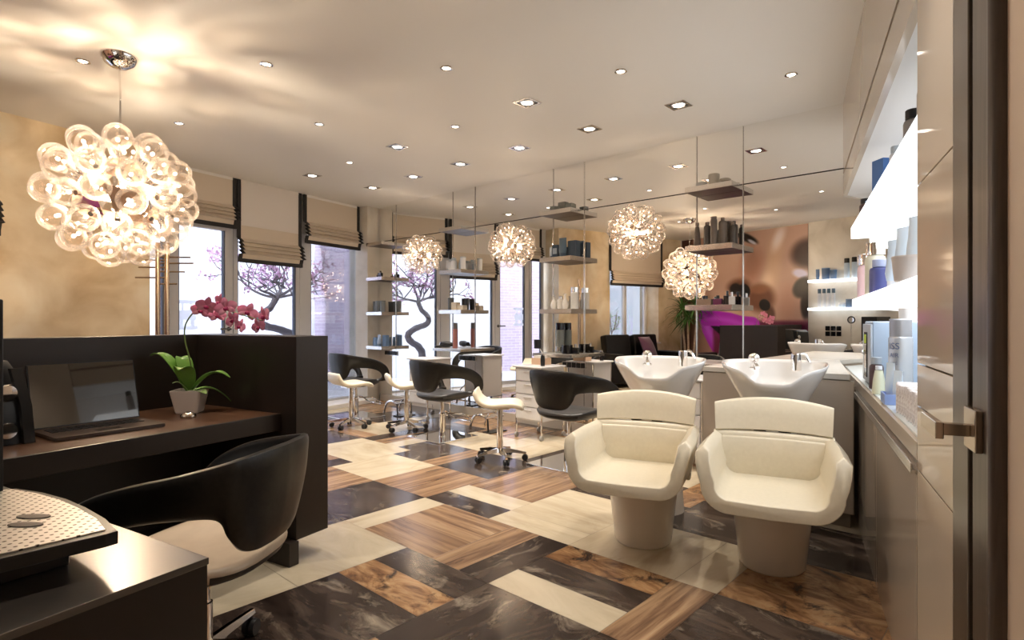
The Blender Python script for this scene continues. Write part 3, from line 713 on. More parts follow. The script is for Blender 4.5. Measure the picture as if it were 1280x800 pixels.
beige_jar = C('beige_jar', (.55, .50, .42), .4)
G = 'beige jars on the top shelf by the basins'
on_shelf(0, 0, .0, -.12, 'jar', 'tall beige jar on the topmost shelf by the wash basins', 'jar', .048, .11, beige_jar, beige_jar, group=G)
on_shelf(0, 0, -.11, -.14, 'jar', 'flat pale jar left of the tall beige jar on the topmost shelf', 'jar', .05, .045, C('pale_jar', (.70, .68, .64), .3), C('pale_jar', (.7, .7, .7)), group=G)
on_shelf(0, 0, .10, -.10, 'jar', 'flat brown jar right of the tall beige jar on the topmost shelf', 'jar', .045, .05, C('brown_jar', (.32, .28, .23), .4), beige_jar, group=G)
G = 'perfume flacons'
on_shelf(0, 2, -.08, -.13, 'perfume', 'wide low clear perfume flacon with black stopper, leftmost on the perfume shelf', 'perfume', .07, .085, C('amber_clear', (.22, .15, .11), .05, coat=1.), M['black_gloss'], group=G)
on_shelf(0, 2, .05, -.15, 'perfume', 'small purple perfume flacon beside the wide low flacon', 'perfume', .04, .085, C('purple_glass', (.10, .02, .06), .05, coat=1.), M['black_gloss'], group=G)
on_shelf(0, 2, .125, -.12, 'perfume', 'tall black square perfume flacon on the perfume shelf', 'perfume', .032, .125, C('black_glass', (.02, .02, .024), .05, coat=1.), M['black_gloss'], group=G)
on_shelf(0, 2, .185, -.17, 'perfume', 'pale clear perfume flacon at the right end of the perfume shelf', 'perfume', .026, .11, C('smoke_glass', (.45, .42, .40), .05, coat=1.), M['chrome'], group=G)
navy = C('navy_carton', (.045, .075, .115), .4); slate = C('slate_tube', (.09, .14, .19), .35); lite = C('pale_print', (.45, .52, .58), .5)
G = 'dark blue hair products on the middle station'
on_shelf(1, 1, -.15, -.12, 'tube', 'pale grey tube at the left end of the shelf of navy cartons', 'tube', .022, .13, lite, navy, group=G)
on_shelf(1, 1, -.08, -.12, 'carton', 'left navy carton with pale label on the middle station', 'carton', .04, .145, navy, lite, group=G)
on_shelf(1, 1, .05, -.17, 'tube', 'large slate blue tube with pale print between the navy cartons', 'tube', .046, .21, slate, navy, group=G)
on_shelf(1, 1, .15, -.10, 'carton', 'wide navy carton right of the large slate tube', 'carton', .055, .175, navy, None, group=G)
grey_cube = C('grey_green_jar', (.22, .235, .22), .5)
G = 'grey green jars on the top shelf of the middle station'
on_shelf(1, 0, -.07, -.16, 'jar', 'low wide grey green jar on the top shelf of the middle station', 'jar', .055, .05, grey_cube, grey_cube, group=G)
on_shelf(1, 0, -.02, -.07, 'carton', 'tall grey green cube box behind the low jar on the middle station', 'box', .05, .105, grey_cube, None, group=G)
on_shelf(1, 0, .12, -.13, 'carton', 'small grey green cube at the right of the middle top shelf', 'box', .042, .065, grey_cube, None, group=G)
pearl = C('pearl_glass', (.66, .62, .56), .12, coat=.6)
G = 'glass flacons on the middle station'
on_shelf(1, 2, -.09, -.15, 'vase', 'bulbous pale glass flacon, leftmost of the middle station flacons', 'flacon', .04, .15, pearl, M['chrome'], group=G)
on_shelf(1, 2, -.01, -.13, 'bottle', 'stout pale glass bottle beside the bulbous flacon', 'bottle', .042, .145, pearl, M['chrome'], group=G, cr=.02)
on_shelf(1, 2, .075, -.16, 'vase', 'slender necked pale flacon in the middle of the third shelf', 'flacon', .038, .165, pearl, M['chrome'], group=G)
on_shelf(1, 2, .16, -.10, 'spray_can', 'tall clear cylinder flacon at the right of the glass flacons', 'flacon', .045, .24, C('clear_flacon', (.60, .58, .54), .08, coat=.6), M['chrome'], group=G)
on_shelf(1, 'w', -.07, -.07, 'spray_can', 'big grey cylinder canister with black lid on the middle station worktop', 'canister', .050, .34, C('grey_canister', (.25, .27, .26), .25), M['black_gloss'], band=(M['alu'], .05, .2))
on_shelf(1, 'w', .10, -.16, 'jar', 'black styling pot on the middle station worktop', 'pot', .06, .10, M['black_gloss'], M['black_gloss'])
on_shelf(1, 'w', .20, -.14, 'perfume', 'black square flask beside the styling pot on the middle worktop', 'flask', .04, .11, M['black_gloss'], M['alu'])
whitep = C('white_bottle', (.74, .76, .80), .3); bluep = C('ice_blue_bottle', (.42, .50, .60), .3)
G = 'white and ice blue bottles on the third station'
for i, (ds, n, r, h, b, knd, lab) in enumerate(((-.17, -.14, .022, .14, whitep, 'tube', 'slim white tube at the far left of the white bottles shelf'), (-.085, -.15, .038, .15, whitep, 'bottle', 'wide white bottle second from left of the white bottles'),
        (-.005, -.17, .04, .16, whitep, 'bottle', 'widest white bottle in the centre of the white bottles'), (.075, -.12, .03, .13, bluep, 'bottle', 'ice blue bottle right of the widest white bottle'), (.15, -.15, .038, .165, whitep, 'tub', 'tall white beaker near the right end of white bottles shelf'))):
    on_shelf(2, 1, ds, n, knd, lab, 'tube' if knd == 'tube' else 'bottle', r, h, b, lite, group=G)
G = 'jars and boxes on the third station'
kraft = C('kraft_box', (.55, .48, .38), .6)
on_shelf(2, 2, -.10, -.14, 'tub', 'dark grey tub standing left on the shelf of kraft boxes', 'tub', .042, .165, C('dark_grey_tub', (.10, .105, .11), .35), C('dark_grey_tub', (.1, .1, .1)), group=G)
on_shelf(2, 2, .03, -.17, 'carton', 'left kraft brown box on the third station', 'box', .05, .10, kraft, None, group=G)
on_shelf(2, 2, .13, -.15, 'carton', 'low kraft brown box at the right of the third station shelf', 'box', .055, .06, kraft, None, group=G)
on_shelf(2, 2, .085, -.07, 'tub', 'black beaker standing behind the kraft boxes', 'tub', .036, .15, M['black'], M['black'], group=G)
pinkcan = C('rose_can', (.40, .17, .15), .3, .3)
on_shelf(2, 'w', .01, -.16, 'spray_can', 'tall rose coloured spray can on the worktop left of the middle wall lamp', 'spray can', .033, .335, pinkcan, C('can_cap', (.14, .13, .13), .3))
G = 'little flacons in the corner'
on_shelf(3, 1, -.06, -.13, 'perfume', 'tiny brown flacon on the corner shelf, left', 'flacon', .028, .07, C('tiny_brown', (.18, .12, .10), .2), M['black'], group=G)
on_shelf(3, 1, .03, -.15, 'perfume', 'black round stoppered flacon on the corner shelf', 'flacon', .04, .10, M['black_gloss'], M['black_gloss'], group=G)
G = 'grey tubs in the corner'
gt = C('slate_grey_tub', (.16, .175, .19), .4); gt2 = C('lighter_grey_tub', (.22, .25, .28), .4)
on_shelf(3, 2, -.11, -.14, 'tub', 'slate grey tub at the left of the corner shelf tubs', 'tub', .042, .165, gt, gt, group=G)
on_shelf(3, 2, -.015, -.16, 'tub', 'lighter grey tub second in the corner row of tubs', 'tub', .042, .17, gt2, gt2, group=G)
on_shelf(3, 2, .085, -.15, 'tub', 'lighter grey tub right of the row of corner tubs', 'tub', .042, .17, gt2, gt, group=G)
G = 'blue tubes in the corner'
b1 = C('sky_blue_tube', (.22, .36, .58), .35); b2 = C('mid_blue_tube', (.12, .20, .34), .35)
on_shelf(3, 3, -.14, -.15, 'tube', 'slim sky blue tube at the left of the lowest corner shelf', 'tube', .022, .125, b1, b1, group=G)
on_shelf(3, 3, -.055, -.17, 'bottle', 'short sky blue bottle on the lowest corner shelf', 'bottle', .033, .13, b1, b1, group=G)
on_shelf(3, 3, .03, -.17, 'tube', 'tallest pale blue tube on the lowest corner shelf', 'tube', .038, .17, C('pale_blue_tube', (.36, .48, .66), .35), b2, group=G)
on_shelf(3, 3, .12, -.12, 'carton', 'dark blue carton on the lowest corner shelf', 'carton', .045, .165, b2, None, group=G)

def hair_dryer(loc, rz, label):
    t = thing('hair_dryer', label, 'hair dryer', loc, rz, 'black hair dryers on the worktops')
    bm = bm_new(); lathe(bm, [(0, -.09), (.030, -.085), (.040, -.05), (.042, .0), (.036, .05), (.026, .09), (.028, .13), (0, .13)], 18)
    xf(bm, Matrix.Translation((0, 0, .046)) @ Matrix.Rotation(RD(90), 4, 'Y')); obj('barrel', bm, M['black'], t)
    bm = bm_new(); tube(bm, catmull([(-.03, 0, .035), (-.05, -.07, .022), (-.07, -.16, .016)], 6), .017, 10, taper=.014); obj('grip', bm, M['black'], t)
    bm = bm_new(); lathe(bm, [(0, 0), (.028, .002), (.036, .012), (.038, .02)], 16); xf(bm, Matrix.Translation((-.098, 0, .046)) @ Matrix.Rotation(RD(90), 4, 'Y')); obj('rear_grille', bm, M['alu'], t)
hair_dryer(fm(ST[2]-.17, -.16, .8785), A_M+.3, 'black hair dryer lying on the third station worktop left of the spray cans')

def dryer_holder(loc, label):
    t = thing('tool_holder', label, 'tool holder', loc, A_M, 'chrome tool holders')
    bm = bm_new(); tube(bm, catmull([(0, 0, 0), (-.03, -.02, .06), (-.05, -.02, .12)], 6), .008, 8); obj('arm', bm, M['chrome'], t)
    bm = bm_new(); lathe(bm, [(.028, .0), (.040, .0), (.042, .10), (.030, .10)], 16, (-.055, -.02, .05)); obj('barrel', bm, M['black'], t)
dryer_holder(fm(ST[1]-.20, -.22, .8785), 'black dryer in chrome holder at left of the middle worktop')

# ------------------------------------------------------------------ drawer trolleys
def trolley(s, n, rz, label):
    t = thing('drawer_trolley', label, 'trolley', fm(s, n), A_M+rz, 'drawer trolleys in front of the stations')
    w, d = .18, .19
    bm = bm_new(); box(bm, -w, w, -d, d, .19, .745, .006); obj('body', bm, M['grey_plastic'], t)
    for i in range(4):
        z0 = .205+i*.134
        bm = bm_new(); box(bm, -w+.012, w-.012, -d-.014, -d, z0, z0+.124, .006); dr_ = obj('drawer', bm, M['white_plastic'], t)
        bm = bm_new(); box(bm, -.05, .05, -d-.024, -d-.013, z0+.088, z0+.102, .003); obj('drawer_handle', bm, M['grey_plastic'], dr_)
    bm = bm_new(); box(bm, -w-.03, w+.02, -d-.03, d+.01, .745, .765, .008); obj('top_tray', bm, M['white_plastic'], t)
    for sx in (-1, 1):
        for sy in (-1, 1):
            bm = bm_new(); cyl(bm, (sx*(w-.005), sy*(d-.005), .05), (sx*(w-.005), sy*(d-.005), .74), .010, seg=10); lg = obj('leg', bm, M['chrome'], t)
            bm = bm_new(); cyl(bm, (sx*(w-.005)-.012, sy*(d-.005), .026), (sx*(w-.005)+.012, sy*(d-.005), .026), .026, seg=16); obj('castor', bm, C('grey_castor', (.35, .34, .33), .4), lg)
trolley(-2.79, -.46, 0, 'white drawer trolley on chrome legs in front of the middle station')
trolley(-4.62, -.48, 0, 'white drawer trolley half hidden behind the second styling chair')
trolley(-1.04, -.52, 0, 'grey drawer trolley behind the left wash basin')
t = thing('wooden_box', 'open tan box with white papers on the drawer trolley top', 'box', fm(-2.84, -.38, .766), A_M)
bm = bm_new()
for a, b, c, d in ((-.09, .09, -.06, -.054), (-.09, .09, .054, .06), (-.09, -.084, -.054, .054), (.084, .09, -.054, .054)): box(bm, a, b, c, d, .006, .07)
box(bm, -.09, .09, -.06, .06, 0, .006); obj('box_body', bm, C('tan_card', (.62, .42, .28), .6), t)
bm = bm_new(); box(bm, -.07, .05, -.045, .045, .0065, .095, .003); obj('paper_stack', bm, C('paper', (.8, .78, .74), .7), t)
t = thing('clipper', 'black hair clipper standing on the drawer trolley', 'hair clipper', fm(-2.68, -.55, .766), A_M)
bm = bm_new(); loft(bm, [[Vector((x*s_, y*s_*.8, z)) for x, y in rrect(.05, .05, .02)] for z, s_ in ((0, .9), (.06, 1.), (.11, .8))]); obj('body', bm, M['black'], t)
bm = bm_new(); lathe(bm, [(0, .11), (.018, .11), (.018, .125), (0, .125)], 12); obj('head', bm, M['chrome'], t)

# floor footrests of bent chrome tube
def footrest(s, n, label):
    t = thing('chrome_footrest', label, 'footrest', fm(s, n), A_M, 'bent chrome footrests')
    for y in (-.12, .12):
        bm = bm_new(); tube(bm, catmull([(-.21, y, .012), (-.19, y, .09), (-.14, y, .165), (-.07, y, .19), (.0, y, .185), (.06, y, .165)], 6), .014, 10); obj('bent_tube', bm, M['chrome'], t)
    bm = bm_new(); cyl(bm, (.06, -.14, .165), (.06, .14, .165), .012, seg=10); cyl(bm, (-.08, -.12, .19), (-.08, .12, .19), .010, seg=10); obj('cross_bar', bm, M['chrome'], t)
    bm = bm_new(); cyl(bm, (.06, -.11, .165), (.07, -.11, .012), .010, seg=8); cyl(bm, (.06, .11, .165), (.07, .11, .012), .010, seg=8); box(bm, .0, .13, -.13, .13, .0, .012, .002); obj('foot_plate', bm, M['black'], t)
footrest(-5.02, -.64, 'bent chrome footrest in front of the third station')
footrest(-3.38, -.62, 'bent chrome footrest left of the middle station behind the third stool')

# ================================================================== STYLING CHAIRS (faces +y locally)
def ribbon_half():
    lo = [(0, -.265, .490), (.10, -.260, .495), (.165, -.244, .520), (.205, -.224, .575), (.228, -.205, .632), (.268, -.13, .642), (.300, -.01, .634), (.312, .10, .606), (.308, .165, .565), (.298, .190, .515), (.270, .17, .478), (.22, .10, .458)]
    hi = [(0, -.318, .838), (.085, -.312, .838), (.155, -.298, .834), (.200, -.280, .828), (.245, -.252, .820), (.320, -.145, .795), (.356, -.01, .768), (.368, .115, .728), (.368, .225, .655), (.352, .278, .560), (.310, .285, .485), (.24, .265, .455)]
    return catmull(lo, 5), catmull(hi, 5)
def chair_shell_bm():
    lo, hi = ribbon_half(); bm = bm_new()
    L_ = [Vector((-p.x, p.y, p.z)) for p in lo[:0:-1]] + lo; H_ = [Vector((-p.x, p.y, p.z)) for p in hi[:0:-1]] + hi
    rows = []
    for a, b in zip(L_, H_):
        r = []
        for k in range(7):
            u = k/6; p = a.lerp(b, u); c = Vector((p.x, p.y, 0)); 
            bul = sin(pi*u)*.014; r.append(bm.verts.new(p + (c.normalized()*bul if c.length > .05 else Vector())))
        rows.append(r)
    for r0, r1 in zip(rows[:-1], rows[1:]):
        for k in range(6): bm.faces.new((r0[k], r0[k+1], r1[k+1], r1[k]))
    bmesh.ops.recalc_face_normals(bm, faces=bm.faces[:]); bmesh.ops.solidify(bm, geom=bm.faces[:], thickness=.034)
    return bm
def seat_bm():
    bm = bm_new(); n = 40; loops = []
    def ring(sc, z, up):
        out = []
        for i in range(n):
            a = 2*pi*i/n; cx, sy = cos(a), sin(a)
            x = .285*abs(cx)**.75*(1 if cx >= 0 else -1); y = .255*abs(sy)**.8*(1 if sy >= 0 else -1)
            k = abs(cx)**3*up
            out.append(Vector((x*sc, y*sc+.015, z+k)))
        return out
    loops = [ring(.35, .405, .0), ring(.80, .408, .01), ring(.95, .425, .028), ring(1.0, .448, .035), ring(.97, .465, .032), ring(.88, .470, .022), ring(.55, .462, .006), ring(.15, .458, 0)]
    loft(bm, loops); return bm
def add_sub(o, lv=1):
    m = o.modifiers.new('subdivision', 'SUBSURF'); m.levels = lv; m.render_levels = lv; return o
def make_shell(t, shell_m, seat_m):
    add_sub(obj('backrest_shell', chair_shell_bm(), shell_m, t, smooth=60)); so_ = obj('seat', seat_bm(), [seat_m, M['black_leather']], t, smooth=60)
    for p_ in so_.data.polygons:
        if p_.center.z < .4475 and p_.normal.z < .35: p_.material_index = 1
    bm = bm_new(); loft(bm, [[Vector((x, y, z)) for x, y in rrect(w_, w_, .02)] for z, w_ in ((.385, .16), (.408, .26))]); obj('seat_bracket', bm, M['black'], t)
def make_styling_chair(label, loc, rz):
    t = thing('styling_chair', label, 'salon chair', loc, rz, 'black styling chairs')
    make_shell(t, M['black_leather'], M['seat_grey'])
    bm = bm_new(); lathe(bm, [(0, .014), (.04, .014), (.034, .03), (.034, .24), (.036, .25), (.030, .262), (0, .262)], 20); obj('outer_column', bm, M['chrome'], t)
    bm = bm_new(); cyl(bm, (0, 0, .262), (0, 0, .386), .022, seg=18); obj('inner_column', bm, M['chrome'], t)
    bm = bm_new(); box(bm, -.27, .27, -.27, .27, 0, .014, .004); obj('base_plate', bm, M['mirror'], t)
    bm = bm_new(); loop = catmull([(-.03, .03, .25), (-.13, .16, .24), (-.15, .27, .17), (-.10, .31, .145), (.10, .31, .145), (.15, .27, .17), (.13, .16, .24), (.03, .03, .25)], 6); tube(bm, loop, .009, 8); obj('footrest', bm, M['chrome'], t)
    bm = bm_new(); tube(bm, catmull([(.03, 0, .25), (.09, -.03, .252), (.13, -.045, .25)], 5), .007, 8); obj('pump_lever', bm, M['chrome'], t)
    return t
CH = [((-2.088, 4.571), 'black wraparound styling chair right of the others, in front of the middle station'), ((-3.75, 4.949), 'black wraparound styling chair on square mirror plate in centre of the room'), ((-5.50, 5.40), 'black wraparound styling chair farthest left, close to the window')]
c0 = make_styling_chair(CH[0][1], (CH[0][0][0], CH[0][0][1], 0), A_M)
dup(c0, (-3.75, 4.949, 0), A_M, CH[1][1]); dup(c0, (-5.50, 5.42, 0), A_M, CH[2][1])

def star_base(t, r=.25, arms=5, zc=.085, a0=0, castor=.028):
    for k in range(arms):
        a = a0+2*pi*k/arms; d = Vector((cos(a), sin(a), 0)); s = Vector((-d.y, d.x, 0))
        bm = bm_new(); loops = []
        for q, hw, z0, z1 in ((.02, .018, zc-.005, zc+.035), (.12, .016, zc-.004, zc+.024), (r, .012, zc-.018, zc)):
            loops.append([d*q+s*hw+Vector((0, 0, z0)), d*q-s*hw+Vector((0, 0, z0)), d*q-s*hw*.6+Vector((0, 0, z1)), d*q+s*hw*.6+Vector((0, 0, z1))])
        loft(bm, loops); ar = obj('base_arm', bm, M['chrome'], t, smooth=50)
        e = d*(r-.012); b = bm_new()
        cyl(b, e+Vector((0, 0, castor)), e+Vector((0, 0, zc-.01)), .006, seg=8)
        for o_ in (-1, 1): cyl(b, e+s*(o_*.006)+Vector((0, 0, castor)), e+s*(o_*.024)+Vector((0, 0, castor)), castor, castor*.9, 16)
        obj('castor', b, M['rubber'], ar)
def make_stool(label, loc, rz):
    t = thing('saddle_stool', label, 'stool', loc, rz, 'cream saddle stools on castors')
    prof = [(-.200, .640), (-.190, .610), (-.165, .565), (-.12, .535), (-.06, .525), (.02, .530), (.10, .535), (.16, .525), (.20, .500), (.215, .470)]
    c = catmull([(y, 0, z) for y, z in prof], 4); bm = bm_new(); loops = []
    for i, p in enumerate(c):
        a = c[max(i-1, 0)]; b = c[min(i+1, len(c)-1)]; tg = (b-a).normalized(); nn = Vector((-tg.z, 0, tg.x)); u = i/(len(c)-1)
        th = .046*(1-.55*abs(2*u-1)**6); w = .185*(1-.18*abs(2*u-1)**4)
        loops.append([Vector((x, p.x+nn.x*z, p.z+nn.z*z)) for x, z in rrect(2*w, th, th*.45, 4, 0, -th/2)])
    loft(bm, loops); obj('saddle_seat', bm, M['stool_cream'], t, smooth=60)
    bm = bm_new(); box(bm, -.09, .09, -.09, .09, .462, .480, .004); obj('seat_plate', bm, M['alu'], t)
    bm = bm_new(); lathe(bm, [(0, .08), (.028, .08), (.028, .30), (.024, .302), (.024, .465), (0, .465)], 18); obj('column', bm, M['chrome'], t)
    bm = bm_new(); tube(bm, catmull([(.02, 0, .455), (.10, -.02, .458), (.16, -.03, .455)], 5), .006, 8); obj('height_lever', bm, M['chrome'], t)
    star_base(t, .235, 5, .075, .3); return t
s0 = make_stool('nearest cream saddle stool between the two nearer black styling chairs', (-2.684, 4.388, 0), RD(-62))
dup(s0, (-4.351, 5.067, 0), RD(-40), 'cream saddle stool in the middle, partly behind the centre styling chair')
dup(s0, (-5.02, 4.87, 0), RD(-20), 'farthest cream saddle stool next to the reception screen and the left styling chair')

# ================================================================== BACKWASH UNITS (faces -y locally)
def tub_bm():
    bm = bm_new()
    def mid(fl=1.):
        pts = []
        pts += [Vector((-.288*fl, 0, .636)), Vector((-.283*fl, 0, .595)), Vector((-.273*fl, 0, .545)), Vector((-.260*fl, 0, .505))]
        for k in range(1, 9):
            a = RD(180+90*k/9); pts.append(Vector((-.162*fl+.098*cos(a), 0, .500+.098*sin(a)*.92)))
        pts.append(Vector((-.10, 0, .409))); pts.append(Vector((0, 0, .407)))
        return pts + [Vector((-p.x, 0, p.z)) for p in pts[-2::-1]]
    def LEAN(z): return .20*max(0, z-.42) + .12*(max(0, z-.52)/.14)**3
    def section(y, hw, lean, fl=1.):
        m = mid(fl); n = len(m); outer, inner = [], []
        for i, p in enumerate(m):
            a = m[max(i-1, 0)]; b = m[min(i+1, n-1)]; tg = (b-a).normalized(); nn = Vector((tg.z, 0, -tg.x))
            yy = y + lean*LEAN(p.z)
            outer.append(p - nn*hw + Vector((0, yy, 0))); inner.append(p + nn*hw + Vector((0, yy, 0)))
        e0 = m[0] + Vector((0, 0, hw*.75)); e1 = m[-1] + Vector((0, 0, hw*.75))
        yy = y + lean*LEAN(e0.z); e0.y = yy; e1.y = yy
        return outer + [e1] + inner[::-1] + [e0]
    loops = [section(-.500, .026, .5), section(-.499, .029, .5), section(-.494, .0315, .5), section(-.46, .032, .46), section(-.36, .032, .36), section(-.25, .032, .22), section(-.05, .031, .05, .97), section(.10, .030, 0, .93)]
    loft(bm, loops)
    # back wall, gently bowed
    rows = []
    for z in (.36, .42, .5, .58, .645, .66):
        w = .255+.03*(z-.36)/.3
        rows.append([Vector((w*u, .105-.035*u*u-(.0 if z < .65 else .012), z)) for u in [i/8-1 for i in range(17)]] + [Vector((w*u, .045-.035*u*u+(.0 if z < .65 else .012), z)) for u in [1-i/8 for i in range(17)]])
    loft(bm, rows); return bm
def headrest_bm():
    bm = bm_new(); loops = []
    for k in range(25):
        u = k/12-1; x = .275*u; y0 = .09-.055*abs(u)**2.2; e = 1-.25*abs(u)**8
        zt = .835-.03*u*u; zb = .668-.006*u*u; th = .046*e; tilt = .05
        loops.append([Vector((x*(1+.04*(z_-.66)/.18), y0+dy+tilt*(z_-.665)/.18, z_)) for dy, z_ in ((-th/2, zb+.006), (-th/2-.004, (zb+zt)/2), (-th/2, zt-.01), (-th*.3, zt), (th*.3, zt), (th/2, zt-.01), (th/2+.004, (zb+zt)/2), (th/2, zb+.006), (th*.3, zb), (-th*.3, zb))])
    loft(bm, loops); return bm
def basin_bm():
    bm = bm_new(); n = 56; rings = []
    def rim(a):
        # a = 0 at +x; front (neck notch) at -y
        cx, sy = cos(a), sin(a)
        w = .292; back = .25; front = .27
        x = w*abs(cx)**.78*(1 if cx >= 0 else -1); y = (back if sy >= 0 else front)*abs(sy)**.80*(1 if sy >= 0 else -1)
        if sy > 0: x *= 1-.10*sy
        z = 1.0 - .035*max(0, -sy)
        d = abs(x)/.135
        if sy < 0: z -= .075*(1/(1+d**6))*(-sy)**.4
        return Vector((x, y, z))
    def ring(fn): return [fn(rim(2*pi*i/n), 2*pi*i/n) for i in range(n)]
    cb = Vector((0, .02, 0))
    def mix(p, s, z, sh=0): return Vector((p.x*s, p.y*s+sh, z))
    rings.append(ring(lambda p, a: mix(p, .40, .62, .03)))
    rings.append(ring(lambda p, a: mix(p, .55, .72+.05*(p.z-1.0), .02)))
    rings.append(ring(lambda p, a: mix(p, .72, .82+.25*(p.z-1.0), .01)))
    rings.append(ring(lambda p, a: mix(p, .89, .915+.7*(p.z-1.0), .003)))
    rings.append(ring(lambda p, a: mix(p, .985, p.z-.022)))
    rings.append(ring(lambda p, a: mix(p, 1.0, p.z-.006)))
    rings.append(ring(lambda p, a: mix(p, .985, p.z)))
    rings.append(ring(lambda p, a: mix(p, .95, p.z-.004)))
    rings.append(ring(lambda p, a: mix(p, .91, p.z-.022)))
    rings.append(ring(lambda p, a: mix(p, .85, .90+.6*(p.z-1.0))))
    rings.append(ring(lambda p, a: mix(p, .68, .83+.2*(p.z-1.0))))
    rings.append(ring(lambda p, a: mix(p, .40, .795, .02)))
    rings.append(ring(lambda p, a: mix(p, .10, .785, .03)))
    loft(bm, rings); return bm
def make_wash(label, loc, rz):
    t = thing('backwash_unit', label, 'wash chair', loc, rz, 'hair wash units')
    bm = bm_new(); n = 40; loops = []
    for z, rx, ry in ((0, .150, .16), (.012, .158, .168), (.20, .178, .20), (.30, .190, .22), (.302, .196, .228), (.395, .200, .235)):
        loops.append([Vector((rx*cos(2*pi*i/n), ry*sin(2*pi*i/n)*(1.0 if sin(2*pi*i/n) < 0 else 1.25), z)) for i in range(n)])
    loft(bm, loops); obj('pedestal', bm, M['ped_plastic'], t, smooth=40)
    sh = obj('seat_tub', tub_bm(), M['cream_leather'], t, smooth=60)
    bm = bm_new(); rows = []
    for z, w, y in ((.41, .205, .042), (.42, .215, .036), (.54, .232, .032), (.628, .243, .034), (.636, .240, .042)):
        rows.append([Vector((w*u, y-.030*u*u, z)) for u in [i/8-1 for i in range(17)]] + [Vector((w*u, y+.022-.030*u*u, z)) for u in [1-i/8 for i in range(17)]])
    loft(bm, rows); obj('back_pad', bm, M['cream_leather'], t, smooth=50)
    obj('headrest', headrest_bm(), M['cream_leather'], t, smooth=50)
    bm = bm_new(); box(bm, -.09, -.03, .10, .115, .60, .70, .004); box(bm, .03, .09, .10, .115, .60, .70, .004); obj('headrest_bracket', bm, M['black'], t)
    b = obj('basin', basin_bm(), M['ceramic'], t, (0, .56, 0), smooth=60)
    bm = bm_new(); loops = []
    for z, rx, ry in ((0, .15, .15), (.30, .13, .13), (.64, .13, .115)): loops.append([Vector((rx*cos(2*pi*i/n), .58+ry*sin(2*pi*i/n), z)) for i in range(n)])
    loft(bm, loops); obj('basin_column', bm, M['ped_plastic'], t, smooth=50)
    bm = bm_new(); box(bm, -.09, .09, .10, .50, .12, .30, .02); obj('connecting_frame', bm, C('frame_black', (.03, .03, .03), .4), t)
    # tap (left) and hand shower (right) near the back rim
    bm = bm_new(); lathe(bm, [(.0, .938), (.034, .938), (.034, .948), (.02, .955), (.018, .985), (.0, .985)], 18, (-.115, .15, 0)); sphere(bm, (-.115, .15, 1.01), .034, 16, 10, (1, 1, .9)); tube(bm, catmull([(-.115, .15, .98), (-.105, .10, .975), (-.09, .05, .955)], 5), .012, 10); obj('mixer_tap', bm, M['chrome'], b)
    bm = bm_new(); lathe(bm, [(0, .94), (.03, .94), (.03, 1.035), (.026, 1.045), (0, 1.045)], 18, (.125, .15, 0)); obj('hand_shower', bm, M['chrome'], b)
    bm = bm_new(); tube(bm, catmull([(.125, .16, 1.03), (.17, .17, 1.04), (.20, .165, .99)], 6), .008, 8); obj('shower_hose', bm, M['chrome'], b)
    bm = bm_new(); lathe(bm, [(0, .787), (.03, .787), (.034, .791), (0, .793)], 16, (0, .03, 0)); obj('drain', bm, M['chrome'], b)
    return t
w0 = make_wash('left cream leather wash chair with white ceramic basin behind its headrest', (-1.012, 3.22, 0), RD(6))
dup(w0, (-.338, 3.225, 0), RD(5), 'right cream leather wash chair with white basin, beside the glossy drawer cabinet')

# ================================================================== RECEPTION DESK
t = thing('reception_desk', 'dark brown reception desk with tall screen panel and wooden work surface', 'desk', (-3.0, 1.0, 0))
def dbox(nm_, a, b, c, d, e, f, m, bev=.004):
    bm = bm_new(); box(bm, a+3.0, b+3.0, c-1.0, d-1.0, e, f, bev); return obj(nm_, bm, m, t)
dbox('end_panel', -3.42, -2.44, 1.99, 2.2, .12, 1.165, M['dark_brown'])
dbox('screen_panel', -3.42, -3.30, -.05, 1.99, .12, 1.165, M['dark_brown'])
dbox('desk_edge', -2.572, -2.552, -.05, 1.99, .675, .762, M['dark_brown'])
dbox('work_surface', -3.30, -2.572, -.05, 1.99, .72, .76, M['desk_top'], .001)
dbox('modesty_panel', -3.30, -3.26, -.05, 1.99, .12, .72, M['dark_brown'])
dbox('plinth', -3.36, -2.43, 1.94, 2.0, 0, .12, M['dark_brown'])
dbox('side_plinth', -3.36, -3.30, -.05, 1.94, 0, .12, M['dark_brown'])
# laptop: screen facing the room, hinge along its back edge
t = thing('laptop', 'open laptop with glossy black screen on the reception desk', 'laptop', (-2.86, 1.29, .762), RD(90-4))
bm = bm_new(); prism(bm, rrect(.42, .27, .015), 0, .014, .002); obj('base', bm, C('laptop_body', (.07, .045, .032), .3), t)
bm = bm_new()
for r in range(4):
    for c_ in range(13): box(bm, -.178+c_*.0276, -.178+c_*.0276+.022, .005+r*.026, .026+r*.026, .014, .0165)
obj('keyboard', bm, M['black'], t, smooth=0)
bm = bm_new(); box(bm, -.05, .05, -.105, -.04, .0138, .0147, .0005); obj('touchpad', bm, C('touchpad', (.05, .035, .026), .25), t)
scr = bm_new(); prism(scr, rrect(.42, .285, .008), -.004, .004, .001); so = obj('screen', scr, M['black'], t, (0, .138+.034, .014+.140), (RD(76), 0, 0))
bm = bm_new(); box(bm, -.205, .205, -.137, .138, .0042, .0050); obj('display_glass', bm, mat('display', (.012, .011, .010), .02, coat=1., spec=.9), so)
